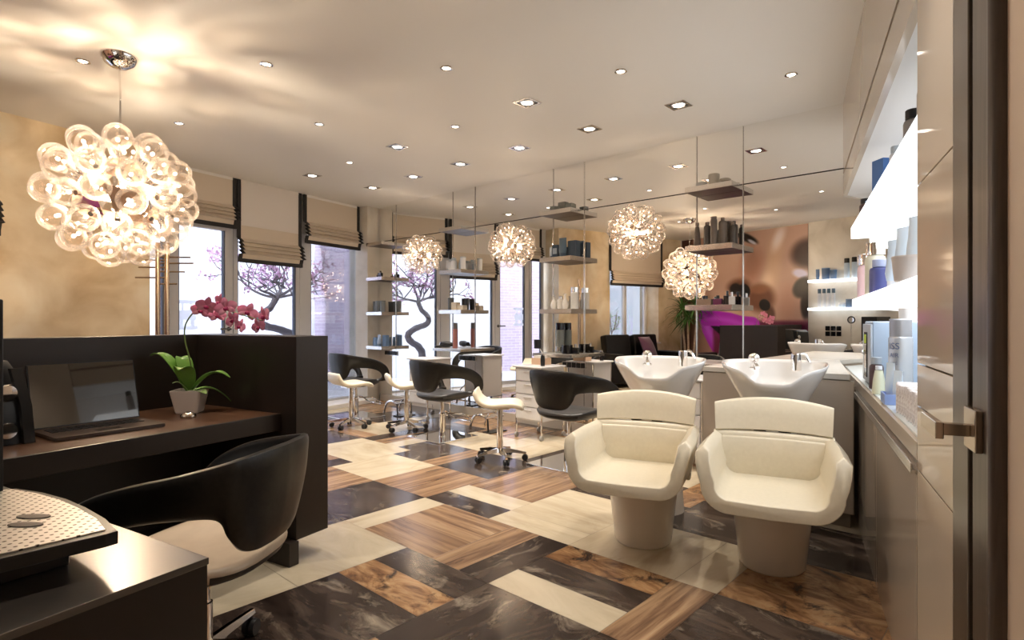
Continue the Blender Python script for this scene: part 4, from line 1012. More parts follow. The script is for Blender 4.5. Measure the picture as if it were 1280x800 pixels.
# orchid
t = thing('potted_orchid', 'pink orchid in a square beige pot standing on the reception desk', 'plant', (-3.02, 1.78, .761), RD(40))
bm = bm_new(); loft(bm, [[Vector((x, y, z)) for x, y in rrect(w_, w_, .012)] for z, w_ in ((0, .105), (.004, .11), (.115, .150), (.12, .148))] + [[Vector((x, y, z)) for x, y in rrect(w_, w_, .012)] for z, w_ in ((.12, .136), (.10, .13))]); obj('pot', bm, M['pot'], t)
bm = bm_new(); prism(bm, rrect(.13, .13, .012), .098, .106); obj('soil', bm, M['soil'], t)
def leaf_bm(ln, wd, lift, droop, bend=.0):
    bm = bm_new(); rows = []; n = 12
    for i in range(n+1):
        u = i/n; w = wd*(sin(pi*min(1, u*.93+.07))**.75) if u < 1 else .003; w = max(w, .004)
        x = ln*u; z = lift*sin(u*pi*.6)*ln - droop*u*u*ln
        rows.append([bm.verts.new((x, w*v, z + abs(v)*w*.28)) for v in (-1, -.5, 0, .5, 1)])
    for a, b in zip(rows[:-1], rows[1:]):
        for k in range(4): bm.faces.new((a[k], a[k+1], b[k+1], b[k]))
    bmesh.ops.recalc_face_normals(bm, faces=bm.faces[:]); bmesh.ops.solidify(bm, geom=bm.faces[:], thickness=.003); return bm
# directions are given in the room; subtract the pot's own turn
for ang, ln, wd, li, dr_, m_ in ((-152, .215, .040, .95, .0, 'leaf'), (175, .115, .042, 1.6, .0, 'leaf'), (-62, .095, .055, 1.5, .1, 'leaf'), (30, .215, .036, .62, .22, 'leaf'), (5, .13, .034, .15, .15, 'leaf_pale'), (65, .20, .028, .25, .55, 'leaf'), (-120, .08, .012, .8, .1, 'leaf_pale')):
    obj('leaf', leaf_bm(ln, wd, li, dr_), M[m_], t, (0, 0, .105), (0, 0, RD(ang-40)), smooth=60)
RT = Vector((.864, .504, 0)); IR = Matrix.Rotation(-RD(40), 3, 'Z'); rt = IR @ RT; aw = IR @ Vector((-.504, .864, 0))
path = catmull([rt*.0+Vector((0, 0, .10)), rt*.005+Vector((0, 0, .25)), rt*-.025+Vector((0, 0, .38)), rt*-.02+Vector((0, 0, .47)), rt*.04+Vector((0, 0, .545)), rt*.12+Vector((0, 0, .56)), rt*.20+Vector((0, 0, .54)), rt*.30+Vector((0, 0, .51)), rt*.39+Vector((0, 0, .485))], 6)
bm = bm_new(); tube(bm, path, .0045, 8, taper=.0025); obj('flower_stem', bm, M['stem'], t)
def flower_bm(rnd, s):
    bm = bm_new()
    for k, (a, ln, wd) in enumerate(((90, 1., .55), (215, .95, .48), (325, .95, .48), (5, 1.1, .85), (175, 1.1, .85))):
        d = Vector((cos(RD(a)), 0, sin(RD(a)))); p = Vector((-d.z, 0, d.x)); rows = []
        for i in range(6):
            u = i/5; w = wd*s*.62*sin(pi*(.10+.82*u)); c = d*(ln*s*u) + Vector((0, -.28*s*sin(u*2.2)+.10*s*u, 0))
            rows.append([bm.verts.new(c+p*(w*v)+Vector((0, abs(v)*w*.25, 0))) for v in (-1, -.4, .4, 1)])
        for a_, b_ in zip(rows[:-1], rows[1:]):
            for q in range(3): bm.faces.new((a_[q], a_[q+1], b_[q+1], b_[q]))
    for f in bm.faces: f.material_index = 0
    n0 = len(bm.faces); sphere(bm, (0, -.25*s, -.15*s), .26*s, 10, 6, (1, .8, .8), 1); return bm
rnd = random.Random(5)
for fx, fz, fy, s in ((.055, .575, .01, .040), (.10, .600, -.02, .042), (.135, .545, .02, .036), (.165, .620, .0, .040), (.205, .590, -.02, .046), (.225, .525, .01, .040), (.30, .565, .02, .044), (.275, .490, -.01, .036), (.40, .545, .0, .048), (.375, .490, -.015, .038)):
    o = obj('flower', flower_bm(rnd, s*1.18), [M['petal'], M['petal_dark']], t, rt*fx+aw*fy+Vector((0, 0, fz-.035)), (rnd.uniform(-.3, .3), rnd.uniform(-.5, .5), RD(30-40+rnd.uniform(-40, 40))), smooth=60)
t = thing('computer_mouse', 'small oval bronze and black computer mouse in front of the orchid pot', 'computer mouse', (-2.855, 1.675, .761), RD(60))
bm = bm_new(); sphere(bm, (0, 0, .006), .03, 20, 10, (1.25, .9, .75)); bmesh.ops.bisect_plane(bm, geom=bm.verts[:]+bm.edges[:]+bm.faces[:], plane_co=(0, 0, 0), plane_no=(0, 0, -1), clear_outer=True); obj('body', bm, M['bronze_metal'], t)
bm = bm_new(); lathe(bm, [(0, .0302), (.012, .0290), (.013, .0275)], 16); obj('wheel_cover', bm, M['black'], t)
# black appliance with chrome knobs at the left end of the desk
t = thing('coffee_grinder_unit', 'black curved appliance with round chrome knobs at left end of the reception desk', 'appliance', (-2.97, .905, .761))
bm = bm_new(); loops = []
for y in (-.30, .0, .10, .125): 
    k = 0 if y < .1 else (.02 if y < .12 else .05)
    loops.append([Vector((x, y - (.05*(z/.32)**2 if y > 0 else 0), z)) for x, z in ((.14, 0), (.145-k*.4, .15), (.135-k, .29), (.10-k, .325), (-.16, .335), (-.16, 0))])
loft(bm, loops); obj('housing', bm, M['black'], t, smooth=40)
bm = bm_new(); loft(bm, [[Vector((.148, y - .05*(z/.32)**2, z)) for y, z in ((a, 0), (b, 0), (b, .15), (b, .30), (a, .30), (a, .15))] for a, b in ((.085, .128),)] + [[Vector((.160, y - .05*(z/.32)**2, z)) for y, z in ((a, 0), (b, 0), (b, .15), (b, .30), (a, .30), (a, .15))] for a, b in ((.09, .126),)]); obj('side_rail', bm, C('side_rail_black', (.02, .018, .016), .25), t, smooth=40)
for z in (.205, .06):
    bm = bm_new(); lathe(bm, [(0, .03), (.03, .028), (.036, .018), (.036, 0), (0, 0)], 20); xf(bm, Matrix.Translation((.142, .035, z)) @ Matrix.Rotation(RD(90), 4, 'Y')); obj('knob', bm, M['chrome'], t)

# ================================================================== FOREGROUND COUNTER, COFFEE MACHINE
t = thing('low_counter', 'dark brown glossy side counter in the near left corner', 'counter', (-1.9, .35, 0))
bm = bm_new(); box(bm, -.56, .735, -.44, .375, .0, .735, .002); obj('body', bm, M['dark_brown'], t)
bm = bm_new(); box(bm, -.56, .737, -.44, .377, .735, .75, .002); M_top = mat('counter_top_sheen', (.05, .042, .036), .30, spec=1., coat=1.); pbsdf(M_top).inputs['Coat Roughness'].default_value = .24; obj('top', bm, M_top, t)
t = thing('coffee_machine', 'black coffee machine with perforated steel drip tray on the near counter', 'coffee machine', (-1.95, .42, .751))
bm = bm_new(); box(bm, -.06, .162, -.30, .172, 0, .55, .004); obj('housing', bm, M['black'], t)
out = [(.150, -.17), (.150, .200), (.25, .217), (.36, .222), (.47, .215), (.590, .200), (.690, .178), (.690, .155), (.650, -.03), (.62, -.17)]
bm = bm_new(); prism(bm, out, .052, .078, .002); obj('drip_tray', bm, M['black'], t)
bm = bm_new(); prism(bm, [(.150, -.15), (.150, .165), (.45, .16), (.58, .14), (.56, -.15)], 0, .052, .004); obj('tray_base', bm, M['black'], t)
inn = [(.152, -.155), (.152, .186), (.25, .203), (.36, .208), (.465, .202), (.58, .188), (.668, .165), (.634, -.02), (.605, -.155)]
m = mat('perforated_steel', (.85, .83, .80), .38, metal=1.); tc = N(m, 'ShaderNodeTexCoord')
vo = N(m, 'ShaderNodeTexVoronoi', voronoi_dimensions='2D'); vo.inputs['Scale'].default_value = 58; vo.inputs['Randomness'].default_value = 0.; mp = N(m, 'ShaderNodeMapping'); mp.inputs['Rotation'].default_value = (0, 0, RD(45)); 
L(m, tc.outputs['Object'], mp.inputs[0]); L(m, mp.outputs[0], vo.inputs['Vector'])
r = ramp(m, [(.17, (.10, .09, .08)), (.23, (.86, .84, .81))]); L(m, vo.outputs['Distance'], r.inputs[0]); L(m, r.outputs[0], pbsdf(m).inputs['Base Color'])
bm = bm_new(); prism(bm, inn, .078, .0805); obj('drip_grid', bm, m, t, smooth=0)
for cx, cy in ((.455, .125), (.50, .095)):
    bm = bm_new(); lathe(bm, [(0, 0), (.03, 0), (.03, .002), (0, .003)], 20); xf(bm, Matrix.Translation((cx, cy, .0806)) @ Matrix.Rotation(.5, 4, 'Z') @ Matrix.Diagonal((1.2, .45, 1, 1))); obj('grip_slot', bm, C('slot', (.12, .10, .09), .4), t)
# dark cup rail at frame edge: spout head of the machine
bm = bm_new(); box(bm, .145, .165, -.05, .02, .22, .30, .006); obj('spout', bm, M['chrome'], t)

# swivel chair at the desk
t = thing('desk_chair', 'black swivel chair with beige seat pulled up to the reception desk', 'office chair', (-1.93, 1.19, 0), RD(112))
make_shell(t, M['black_leather'], M['seat_beige'])
bm = bm_new(); lathe(bm, [(0, .10), (.026, .10), (.026, .27), (.019, .272), (.019, .392), (0, .392)], 18); obj('column', bm, M['chrome'], t)
star_base(t, .30, 5, .10, RD(-70), .033)

# ================================================================== COAT STAND BY THE WINDOW
t = thing('coat_stand', 'brass pole coat stand with short pegs beside the terrace door', 'coat stand', (-5.75, 3.12, 0))
bm = bm_new(); lathe(bm, [(0, 0), (.17, 0), (.17, .015), (.05, .03), (0, .03)], 28); obj('base', bm, M['brass'], t)
for dx in (-.035, .035):
    bm = bm_new(); cyl(bm, (dx, dx*.7, .02), (dx, dx*.7, 2.0), .022, seg=14); obj('pole', bm, M['brass'], t)
for k, (z, ang, ln) in enumerate(((1.86, 35, .26), (1.80, 30, .30), (1.76, 215, .22), (1.72, 40, .2), (1.83, 215, .16), (1.66, 220, .24), (1.60, 30, .14))):
    d = Vector((cos(RD(ang)), sin(RD(ang)), 0)); bm = bm_new(); cyl(bm, Vector((0, 0, z))-d*.05, Vector((0, 0, z))+d*ln, .008, seg=10); obj('peg', bm, M['brass'], t)

# ================================================================== NICHE SHELVES AND PRODUCTS
def lit_shelf(t0, t1, o0, o1, z0, z1, label, lamp):
    t = thing('lit_shelf', label, 'shelf', fr((t0+t1)/2, o0, z0), A_R, 'glowing white shelves in the niche')
    h_ = (t1-t0)/2; bm = bm_new(); loft(bm, [[Vector((x, y, z)) for x, y in rrect(o1-o0, 2*h_, .025, 4, (o1-o0)/2, 0)] for z in (0, z1-z0)]); obj('acrylic_board', bm, M['acrylic'], t, smooth=20)
    l = bpy.data.lights.new('shelf_lamp', 'AREA'); l.shape = 'RECTANGLE'; l.size = .18; l.size_y = 2*h_-.1; l.energy = lamp; l.color = (.93, .97, 1.)
    o = bpy.data.objects.new('shelf_lamp', l); COL.objects.link(o); o.location = fr((t0+t1)/2, (o0+o1)/2, z0-.006); o.rotation_euler = (0, 0, A_R)
    return t
lit_shelf(2.30, 5.05, .03, .355, 1.86, 1.94, 'upper thick glowing white shelf in the right wall niche', 3.5)
lit_shelf(2.20, 4.95, .03, .355, 1.335, 1.40, 'lower glowing white shelf in the right wall niche', 3.5)
silver = C('silver_can', (.55, .58, .62), .25, .6); icy = C('icy_tube', (.62, .74, .86), .35); pinkb = C('pearl_pink', (.66, .47, .50), .3, .2); creamy = C('cream_tub', (.74, .72, .58), .4)
def nich(tt, o, z, kind, label, cat, r, h, body, cap, **kw): return product(kind, label, cat, fr(tt, o, z), A_R-RD(60), r, h, body, cap, **kw)
G = 'grey bottles on the upper lit shelf'
for i, (tt, o, r, h, lab) in enumerate(((2.62, .10, .032, .22, 'nearest tall grey bottle above the upper lit shelf'), (2.75, .12, .032, .20, 'second grey bottle on the upper lit shelf'), (2.90, .10, .036, .18, 'third grey bottle on the upper lit shelf, shorter'))):
    nich(tt, o, 1.941, 'bottle', lab, 'bottle', r, h, C('grey_bottle', (.28, .26, .25), .3), M['black'], group=G)
nich(3.35, .10, 1.941, 'bottle', 'clear topped small bottle in the middle of the upper lit shelf', 'bottle', .03, .15, whitep, lite)
nich(3.85, .10, 1.941, 'carton', 'bright blue carton standing on the upper lit shelf', 'carton', .045, .21, C('bright_blue', (.06, .16, .42), .4), None)
nich(4.15, .11, 1.941, 'bottle', 'small grey bottle beyond the blue carton on the upper lit shelf', 'bottle', .028, .13, C('grey_bottle', (.28, .26, .25)), M['chrome'])
nich(4.45, .12, 1.941, 'tub', 'blue tub near the far end of the upper lit shelf', 'tub', .05, .09, b2, b1)
nich(4.75, .10, 1.941, 'bottle', 'dark brown bottle at the far end of the upper lit shelf', 'bottle', .04, .16, C('dark_brown_bottle', (.05, .025, .025), .3), M['black'])
z = 1.401
nich(4.65, .09, z, 'bottle', 'large pearl pink bottle with chrome cap, far end of the lower lit shelf', 'bottle', .05, .30, pinkb, M['chrome'], cr=.048, capfrac=.25)
nich(4.04, .085, z, 'bottle', 'large cream bottle with chrome cap beside the pearl pink bottle', 'bottle', .055, .31, creamy, M['chrome'], cr=.05, capfrac=.25)
nich(3.86, .085, z, 'bottle', 'dark blue rounded bottle in front of the cream bottle', 'bottle', .05, .19, C('deep_blue', (.07, .08, .24), .3), C('lilac_cap', (.34, .38, .55), .3), cr=.035)
nich(3.62, .13, z, 'tube', 'ice blue tube with printing, left of two on the lower lit shelf', 'tube', .05, .27, icy, whitep, group='ice blue tubes')
nich(3.36, .14, z, 'tube', 'ice blue tube with printing, right of two on the lower lit shelf', 'tube', .055, .30, icy, whitep, group='ice blue tubes')
nich(3.02, .14, z, 'tube', 'ice blue tube partly cut off by the cabinet edge', 'tube', .055, .30, icy, whitep, group='ice blue tubes')
nich(2.75, .08, z, 'tub', 'low cream tub near the front of the lower lit shelf', 'tub', .075, .10, C('pale_tub', (.62, .58, .56), .4), C('pale_tub', (.62, .58, .56)))
# ledge: blue grey steriliser, can, bottles, towels
t = thing('towel_steriliser', 'blue grey metal box with black control strip on the niche ledge', 'appliance', fr(3.95, .03, .881), A_R)
bm = bm_new(); box(bm, .012, .25, -.20, .20, .0, .36, .006); obj('housing', bm, M['blue_grey'], t)
bm = bm_new(); box(bm, .0, .012, -.20, .20, .012, .345, .004); obj('front_door', bm, C('pale_blue_grey', (.52, .58, .66), .3), t)
bm = bm_new(); box(bm, -.006, .0, -.06, .06, .04, .30, .003); cp_ = obj('control_strip', bm, M['black_gloss'], t)
bm = bm_new(); box(bm, -.008, -.006, -.045, .045, .235, .285); obj('display', bm, M['led_yellow'], cp_)
bm = bm_new(); cyl(bm, (-.022, 0, .18), (-.006, 0, .18), .014); obj('knob', bm, M['chrome'], cp_)
can = nich(3.45, .13, .881, 'spray_can', 'tall silver aerosol can with grey cap standing on the niche ledge', 'spray can', .052, .375, silver, C('cap_grey', (.34, .34, .36), .25, .5))
for s_, sz, zz in (('ISS', .045, .225), ('AIR', .030, .185), ('LAC', .018, .15)):
    bm = text_bm(s_, sz); 
    for v in bm.verts:
        x, y, z_ = v.co; a = x/.0525 - pi/2; rr = .0524+z_; v.co = (rr*cos(a), rr*sin(a), y+zz)
    xf(bm, Matrix.Rotation(RD(20), 4, 'Z')); obj('lettering', bm, C('ink_navy', (.05, .07, .14), .5), can, smooth=0)
nich(3.66, .05, .881, 'bottle', 'dark brown oval bottle with grey cap in front of the blue grey box', 'bottle', .034, .17, C('plum_bottle', (.09, .05, .055), .3), C('cap_blue_grey', (.40, .45, .52), .3), cr=.026)
nich(3.42, .035, .881, 'cone_bottle', 'small cream bottle with yellow label beside the dark brown bottle', 'bottle', .030, .14, C('cream_bottle', (.70, .72, .55), .35), whitep)
tr = thing('blue_tray', 'small light blue tray holding tubes on the niche ledge', 'tray', fr(3.06, .05, .881), A_R)
bm = bm_new(); box(bm, -.04, .06, -.07, .07, 0, .006)
for a, b, c, d in ((-.04, .06, -.07, -.065), (-.04, .06, .065, .07), (-.04, -.035, -.065, .065), (.055, .06, -.065, .065)): box(bm, a, b, c, d, .006, .045)
obj('tray', bm, M['blue_plastic'], tr)
nich(3.095, .045, .888, 'tube', 'tall white and blue tube standing in the blue tray, left', 'tube', .024, .17, icy, whitep, group='tubes in the blue tray')
nich(3.03, .065, .888, 'tube', 'shorter white and blue tube standing in the blue tray, right', 'tube', .024, .14, icy, whitep, group='tubes in the blue tray')
tb = nich(3.03, .22, .881, 'carton', 'white and blue carton behind the towels on the niche ledge', 'carton', .055, .165, icy, whitep)
# folded towels standing upright in a row
first = None; rnd = random.Random(4)
for i in range(19):
    tt = 2.20 + i*.0365
    if first is None:
        b = bm_new(); rows = []; th = .0165
        for q in range(13):
            a = -pi/2 + pi*q/12; rows.append((th*sin(a), -.018*cos(a)))
        prof_ = [(x_, y_) for y_, x_ in rows]                       # rounded front fold
        loops = []
        for z_, k_ in ((0, .88), (.006, 1.), (.06, 1.04), (.098, 1.), (.110, .86), (.115, .5)):
            loops.append([Vector((.018+x_*1.0, y_*k_, z_)) for x_, y_ in prof_] + [Vector((.28, th*k_, z_)), Vector((.28, -th*k_, z_))])
        loft(b, loops)
        o = first = obj('folded_towel', b, M['towel'], None, smooth=50)
    else:
        o = first.copy(); COL.objects.link(o)
    o.location = fr(tt, .030+rnd.uniform(-.006, .006), .881); o.rotation_euler = (0, 0, A_R+rnd.uniform(-.003, .003)); o.scale = (1, 1, rnd.uniform(.96, 1.03))
    tag(o, 'folded white towel standing upright in the row on the niche ledge', 'towel', 'white towels on the niche ledge')

# ================================================================== BACK WALL (seen in the mirror): mural, shelves, sockets
def mural():
    X0, X1, Z0, Z1 = -6.0, -3.21, .55, 2.985; nx, nz = 220, 190
    bm = bm_new(); cl = bm.loops.layers.color.new('print')
    def sm(a, b, x): 
        u = max(0, min(1, (x-a)/(b-a))); return u*u*(3-2*u)
    def mixc(a, b, k): return tuple(a[i]*(1-k)+b[i]*k for i in range(3))
    def ell(x, z, cx, cz, rx, rz_, ang=0):
        c_, s_ = cos(ang), sin(ang); dx, dz = x-cx, z-cz; u = (dx*c_+dz*s_)/rx; v = (-dx*s_+dz*c_)/rz_; return sqrt(u*u+v*v)
    rn = random.Random(2)
    def colour(x, z):
        # u: 0 at the far X end .. 1 at the near X end; v: height
        u = (x-X0)/(X1-X0); v = (z-.55)/(2.985-.55)
        c = mixc((.46, .27, .18), (.76, .58, .46), sm(.0, .35, u)); c = mixc(c, (.84, .66, .50), .8*sm(1., .1, ell(u, v, .76, .70, .09, .42, -.12)))
        c = mixc(c, (.95, .86, .78), .75*sm(1., .1, ell(u, v, .80, .92, .06, .16, -.35))); c = mixc(c, (.92, .76, .60), .7*sm(1., .1, ell(u, v, .72, .60, .07, .10)))
        c = mixc(c, (.70, .46, .34), .7*sm(1., .2, ell(u, v, .60, .72, .14, .22, -.2)))
        c = mixc(c, (.74, .52, .40), .6*sm(1., .1, ell(u, v, .86, .40, .12, .25)))
        c = mixc(c, (.20, .11, .085), .92*sm(1., .45, ell(u, v, 1.0, .78, .15, .15, .1)))
        c = mixc(c, (.88, .82, .86), .9*sm(1., .4, ell(u, v, .95, .635, .075, .045, -.35)))
        c = mixc(c, (.045, .03, .028), .96*sm(1., .6, ell(u, v, .965, .53, .075, .10, -.5)))
        c = mixc(c, (.05, .03, .028), .9*sm(1., .5, ell(u, v, .985, .40, .045, .14)))
        c = mixc(c, (.36, .19, .11), .9*sm(1., .35, ell(u, v, .50, .555, .13, .10, .1)))
        c = mixc(c, (.40, .22, .13), .92*sm(1., .45, ell(u, v, .67, .46, .14, .15)))
        c = mixc(c, (.56, .35, .22), .8*sm(1., .4, ell(u, v, .66, .53, .10, .05)))
        c = mixc(c, (.30, .15, .09), .8*sm(1., .4, ell(u, v, .74, .33, .05, .09)))
        c = mixc(c, (.06, .028, .018), .9*sm(1., .6, ell(u, v, .475, .545, .055, .055)))
        c = mixc(c, (.022, .012, .01), sm(1.05, .8, ell(u, v, .545, .525, .048, .062, .3)))
        c = mixc(c, (.022, .012, .01), sm(1.05, .8, ell(u, v, .700, .405, .042, .050, .4)))
        c = mixc(c, (.08, .05, .045), .92*sm(1., .5, ell(u, v, .56, .955, .13, .038, -.55)))
        c = mixc(c, (.90, .86, .84), .85*sm(1., .4, ell(u, v, .605, .915, .055, .016, -.6)))
        def pl(pts):
            best = 9
            for (ax, ay), (bx, by) in zip(pts[:-1], pts[1:]):
                dx, dy = bx-ax, by-ay; k = max(0, min(1, ((u-ax)*dx+(v-ay)*dy)/(dx*dx+dy*dy))); best = min(best, sqrt((u-ax-dx*k)**2+(v-ay-dy*k)**2))
            return best
        dl = pl([(.215, .33), (.245, .20), (.30, .09), (.36, .0)]); c = mixc(c, (.70, .16, .66), sm(.060, .046, dl)); c = mixc(c, (.90, .48, .84), .45*sm(.05, .0, dl))
        if u > .27 and v < .30: c = mixc(c, (.40, .12, .20), sm(.27, .31, u)*sm(.30, .26, v))
        dg = pl([(.29, .25), (.36, .19), (.43, .12)]); c = mixc(c, (.48, .10, .28), .9*sm(.075, .05, dg) if u > .29 else 0); c = mixc(c, (.03, .012, .016), sm(.034, .022, dg))
        du = pl([(.225, .300), (.32, .300), (.42, .285), (.52, .255), (.60, .25)]); c = mixc(c, (.66, .14, .60), sm(.070, .058, du)); c = mixc(c, (.90, .48, .84), .35*sm(.04, .0, du))
        c = mixc(c, (.22, .11, .065), .8*sm(.18, .02, u))
        return (min(1, c[0]*1.02), min(1, c[1]*1.10+.01), min(1, c[2]*1.24+.015))
    g = [[bm.verts.new((X0+(X1-X0)*i/nx, -.092, Z0+(Z1-Z0)*j/nz)) for i in range(nx+1)] for j in range(nz+1)]
    for j in range(nz):
        for i in range(nx):
            f = bm.faces.new((g[j][i], g[j][i+1], g[j+1][i+1], g[j+1][i]))
            for lp in f.loops: lp[cl] = (*[pow(max(0, q), 1) for q in colour(lp.vert.co.x, lp.vert.co.z)], 1)
    m = mat('printed_mural', rough=.35); a = N(m, 'ShaderNodeVertexColor'); a.layer_name = 'print'; L(m, a.outputs[0], pbsdf(m).inputs['Base Color'])
    t = thing('wall_mural', 'huge photo mural of a face with magenta lips on the back wall, seen reflected', 'mural', (0, 0, 0))
    obj('print', bm, m, t)
    bm = bm_new(); box(bm, X0, X1, -.0995, -.0935, Z0, Z1); obj('backing_board', bm, M['dark_brown'], t)
mural()
def back_shelf(z, label):
    t = thing('glass_wall_shelf', label, 'shelf', (-2.6, -.098, z), 0, 'glowing shelves on the back wall')
    bm = bm_new(); box(bm, -.52, .52, 0, .20, -.022, .022, .006); obj('acrylic_board', bm, M['acrylic2'], t)
back_shelf(1.93, 'upper glowing shelf on the back wall right of the mural, seen in the mirror'); back_shelf(1.44, 'lower glowing shelf on the back wall above the sockets, seen in the mirror')
G = 'products on the back wall shelves'
z = 1.953
for x, kind, r, h, b, c_, lab in ((-2.99, 'tube', .03, .19, b2, b2, 'slim dark blue tube leftmost on the upper back wall shelf'), (-2.85, 'tub', .065, .20, b2, b1, 'dark blue beaker on the upper back wall shelf'), (-2.72, 'tub', .055, .16, b2, b1, 'shorter dark blue beaker on the upper back wall shelf'), (-2.50, 'spray_can', .042, .34, icy, M['black'], 'left clear bottle with black cap on the upper back wall shelf'), (-2.38, 'spray_can', .042, .35, icy, M['black'], 'right clear bottle with black cap on the upper back wall shelf')):
    product(kind, lab, 'bottle', (x, 0, z), 0, r, h, b, c_, group=G)
z = 1.463
for x, kind, r, h, b, c_, lab in ((-2.96, 'spray_can', .03, .33, whitep, slate, 'first slim silver spray on the lower back wall shelf'), (-2.88, 'spray_can', .03, .33, whitep, slate, 'second slim silver spray on the lower back wall shelf'), (-2.80, 'spray_can', .03, .33, whitep, slate, 'third slim silver spray on the lower back wall shelf'), (-2.72, 'spray_can', .03, .33, whitep, slate, 'fourth slim silver spray on the lower back wall shelf'), (-2.58, 'jar', .05, .08, icy, whitep, 'small ice blue jar on the lower back wall shelf'), (-2.44, 'carton', .06, .14, b2, None, 'dark blue carton at the right of the lower back wall shelf')):
    product(kind, lab, 'bottle' if kind == 'spray_can' else kind, (x, 0, z), 0, r, h, b, c_, group=G)
t = thing('socket_block', 'block of six black sockets on the pale back wall, seen in the mirror', 'sockets', (-2.77, -.099, 1.06))
for i in range(3):
    for j in range(2):
        bm = bm_new(); box(bm, -.135+i*.095, -.055+i*.095, 0, .012, -.09+j*.095, -.01+j*.095, .006); obj('socket', bm, M['black_gloss'], t)
# magnifying mirror and till printer on the near counter (seen reflected)
t = thing('vanity_mirror', 'small round magnifying mirror on a thin stand, reflected above the reception screen', 'mirror', (-2.36, .15, .752))
bm = bm_new(); lathe(bm, [(0, 0), (.06, 0), (.06, .01), (.01, .02), (0, .02)], 20); obj('foot', bm, M['chrome'], t)
bm = bm_new(); cyl(bm, (0, 0, .01), (0, 0, .44), .006, seg=8); obj('stem', bm, M['chrome'], t)
bm = bm_new(); lathe(bm, [(.045, -.008), (.062, -.008), (.062, .008), (.045, .008)], 24); xf(bm, Matrix.Translation((0, 0, .50)) @ Matrix.Rotation(RD(90), 4, 'X')); obj('ring', bm, M['black'], t)
bm = bm_new(); cyl(bm, (0, -.004, .5), (0, .004, .5), .046, seg=24); obj('glass', bm, M['mirror'], t)

# ================================================================== WAITING AREA (seen in the mirror)
def seat_block(t, x0, x1, y0, y1, z0, z1, nm_, m, bev=.03):
    bm = bm_new(); box(bm, x0, x1, y0, y1, z0, z1, bev, 3); return obj(nm_, bm, m, t)
t = thing('waiting_sofa', 'black leather sofa under the small window, seen in the mirror', 'sofa', fw(1.62, .0), A_W)
seat_block(t, .16, .92, -.82, .82, .08, .30, 'base', M['black_leather'], .02)
for a, b in ((-.78, -.01), (.01, .78)): seat_block(t, .26, .92, a, b, .30, .46, 'seat_cushion', M['black_leather'])
for a, b in ((-.70, -.05), (.05, .70)):
    bm = bm_new(); box(bm, -.09, .09, a, b, 0, .52, .04, 3); obj('back_cushion', bm, M['black_leather'], t, (.27, 0, .44), (0, -RD(10), 0))
for a, b in ((-.95, -.80), (.80, .95)): seat_block(t, .16, .92, a, b, .08, .62, 'armrest', M['black_leather'])
t = thing('purple_cushion', 'plum velvet scatter cushion lying on the black sofa, seen in the mirror', 'cushion', fw(1.45, .56, .70), A_W)
bm = bm_new(); loops = []
for k in range(9):
    u = k/4-1; th = .075*(1-abs(u)**3)+.004; e = 1-.08*(1-u*u)
    loops.append([Vector((.22*a*(1 if abs(a) > .99 else 1)*1.0, th*b, .22*u*(1+.10*abs(a)))) for a, b in [(q/6-1, (1-abs(q/6-1)**3)+.02) for q in range(13)] + [(1-q/6, -(1-abs(1-q/6)**3)-.02) for q in range(13)]])
loft(bm, loops); obj('cover', bm, M['purple'], t, (0, 0, .0), (RD(-25), RD(0), RD(90-15)), smooth=60)
def armchair(label, loc, rz):
    t = thing('waiting_armchair', label, 'armchair', loc, rz)
    seat_block(t, -.34, .34, -.34, .34, .12, .42, 'seat', M['black_leather'], .04)
    bm = bm_new(); box(bm, -.30, .30, -.07, .07, 0, .50, .05, 3); obj('backrest', bm, C('grey_leather', (.10, .105, .115), .4), t, (0, .30, .38), (RD(-10), 0, 0))
    for s in (-1, 1): seat_block(t, s*.40-.07, s*.40+.07, -.34, .34, .12, .60, 'armrest', M['black_leather'], .04)
    for sx in (-1, 1):
        for sy in (-1, 1):
            bm = bm_new(); cyl(bm, (sx*.36, sy*.28, 0), (sx*.36, sy*.28, .12), .018, seg=10); obj('leg', bm, M['chrome'], t)
armchair('black waiting armchair with grey back before the mural, seen in the mirror', (-4.62, .42, 0), RD(180))
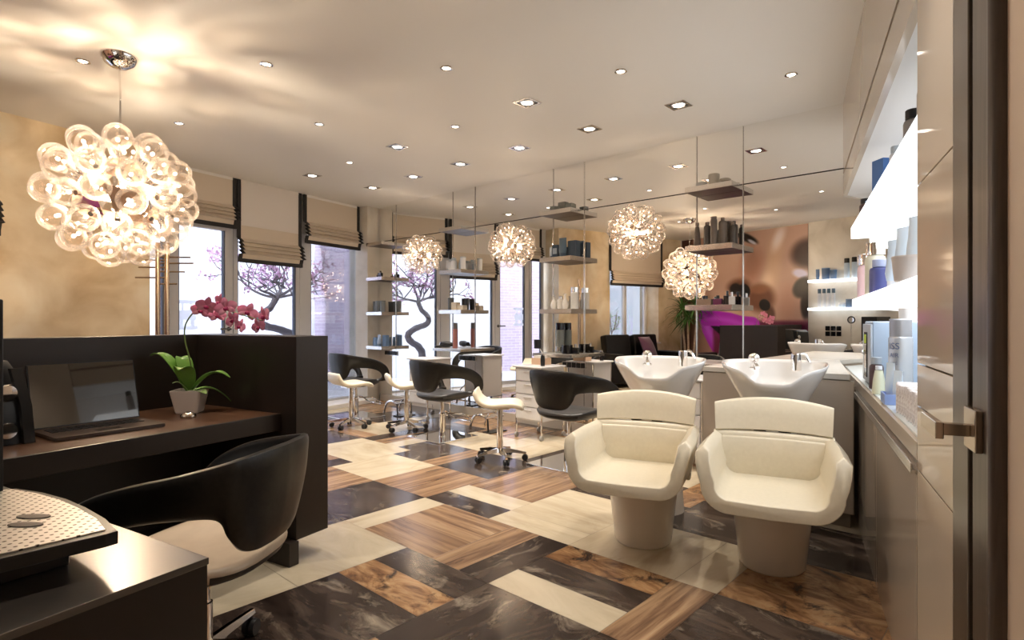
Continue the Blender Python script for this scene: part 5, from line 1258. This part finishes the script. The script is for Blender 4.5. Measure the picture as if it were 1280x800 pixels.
# palm in the corner
t = thing('potted_palm', 'tall dragon tree with three bare stems in the corner, seen in the mirror', 'plant', (-5.50, .32, 0))
bm = bm_new(); lathe(bm, [(0, 0), (.16, 0), (.20, .36), (.205, .38), (.185, .38), (.17, .33), (0, .33)], 24); obj('pot', bm, M['black'], t)
rnd = random.Random(9)
for bx, by, h_, lx in ((-.08, .0, 1.55, -.05), (.03, .05, 1.35, .02), (.08, -.05, 1.65, .10)):
    pts = catmull([(bx, by, .32), (bx+lx*.3, by, .7), (bx+lx*.8, by+.02, 1.1), (bx+lx, by+.02, h_)], 5); bm = bm_new(); tube(bm, pts, .026, 10, taper=.018); st = obj('stem', bm, M['trunk'], t)
    bm = bm_new()
    for k in range(54):
        a = rnd.uniform(0, 2*pi); el = rnd.uniform(-.5, 1.25); ln = rnd.uniform(.36, .55); d = Vector((cos(a)*cos(el), sin(a)*cos(el), sin(el))); sd = d.cross(Vector((0, 0, 1))).normalized(); c0_ = Vector((bx+lx, by+.02, h_-rnd.uniform(0, .12))); rows = []
        for i in range(6):
            u = i/5; w = .016*(1-u**2)+.001; p = c0_ + d*(ln*u) + Vector((0, 0, -.38*ln*u*u)); p.x = max(p.x, -.44); p.y = max(p.y, -.33); rows.append([bm.verts.new(p-sd*w), bm.verts.new(p+Vector((0, 0, -.004))), bm.verts.new(p+sd*w)])
        for r0, r1 in zip(rows[:-1], rows[1:]):
            for q in range(2): bm.faces.new((r0[q], r0[q+1], r1[q+1], r1[q]))
    obj('leaf_crown', bm, M['palm'], st, smooth=60)
# plant on the sill of the small window
t = thing('sill_plant', 'small tree-like potted plant on the sill of the small window, seen in the mirror', 'plant', fw(1.78, -.14, .782), A_W)
bm = bm_new(); lathe(bm, [(0, 0), (.06, 0), (.075, .13), (.065, .13), (.06, .11), (0, .11)], 20); obj('pot', bm, C('rose_pot', (.60, .42, .36), .5), t)
bm = bm_new(); lf = bm_new()
for k in range(7):
    a = 2*pi*k/7; q = [(0, 0, .1), (.01*cos(a), .01*sin(a), .22), (.10*cos(a), .12*sin(a), .36), (.13*cos(a), .17*sin(a), .55+.05*(k % 3))]
    c_ = catmull(q, 5); tube(bm, c_, .008, 6, taper=.004)
    for p in c_[8:]:
        for w in range(3):
            e = p + Vector((rnd.gauss(0, .03), rnd.gauss(0, .03), rnd.gauss(0, .03))); sphere(lf, e, .014, 5, 4, (1, 1, .5))
obj('branches', bm, M['trunk'], t); obj('leaves', lf, M['leaf'], t)

# ================================================================== LIGHT
w = bpy.data.worlds.new('overcast_sky'); SC.world = w; w.use_nodes = True
bg = w.node_tree.nodes['Background']; bg.inputs[0].default_value = (.80, .88, 1.0, 1); bg.inputs[1].default_value = 3.6
def portal(loc, rz, sx, sy):
    l = bpy.data.lights.new('window_portal', 'AREA'); l.shape = 'RECTANGLE'; l.size = sx; l.size_y = sy; l.cycles.is_portal = True
    o = bpy.data.objects.new('window_portal', l); COL.objects.link(o); o.location = loc; o.rotation_euler = (RD(90), 0, rz)
SC.view_settings.view_transform = 'Standard'; SC.view_settings.look = 'None'; SC.view_settings.gamma = 1; SC.view_settings.use_curve_mapping = False
SC.view_settings.exposure = 0.28
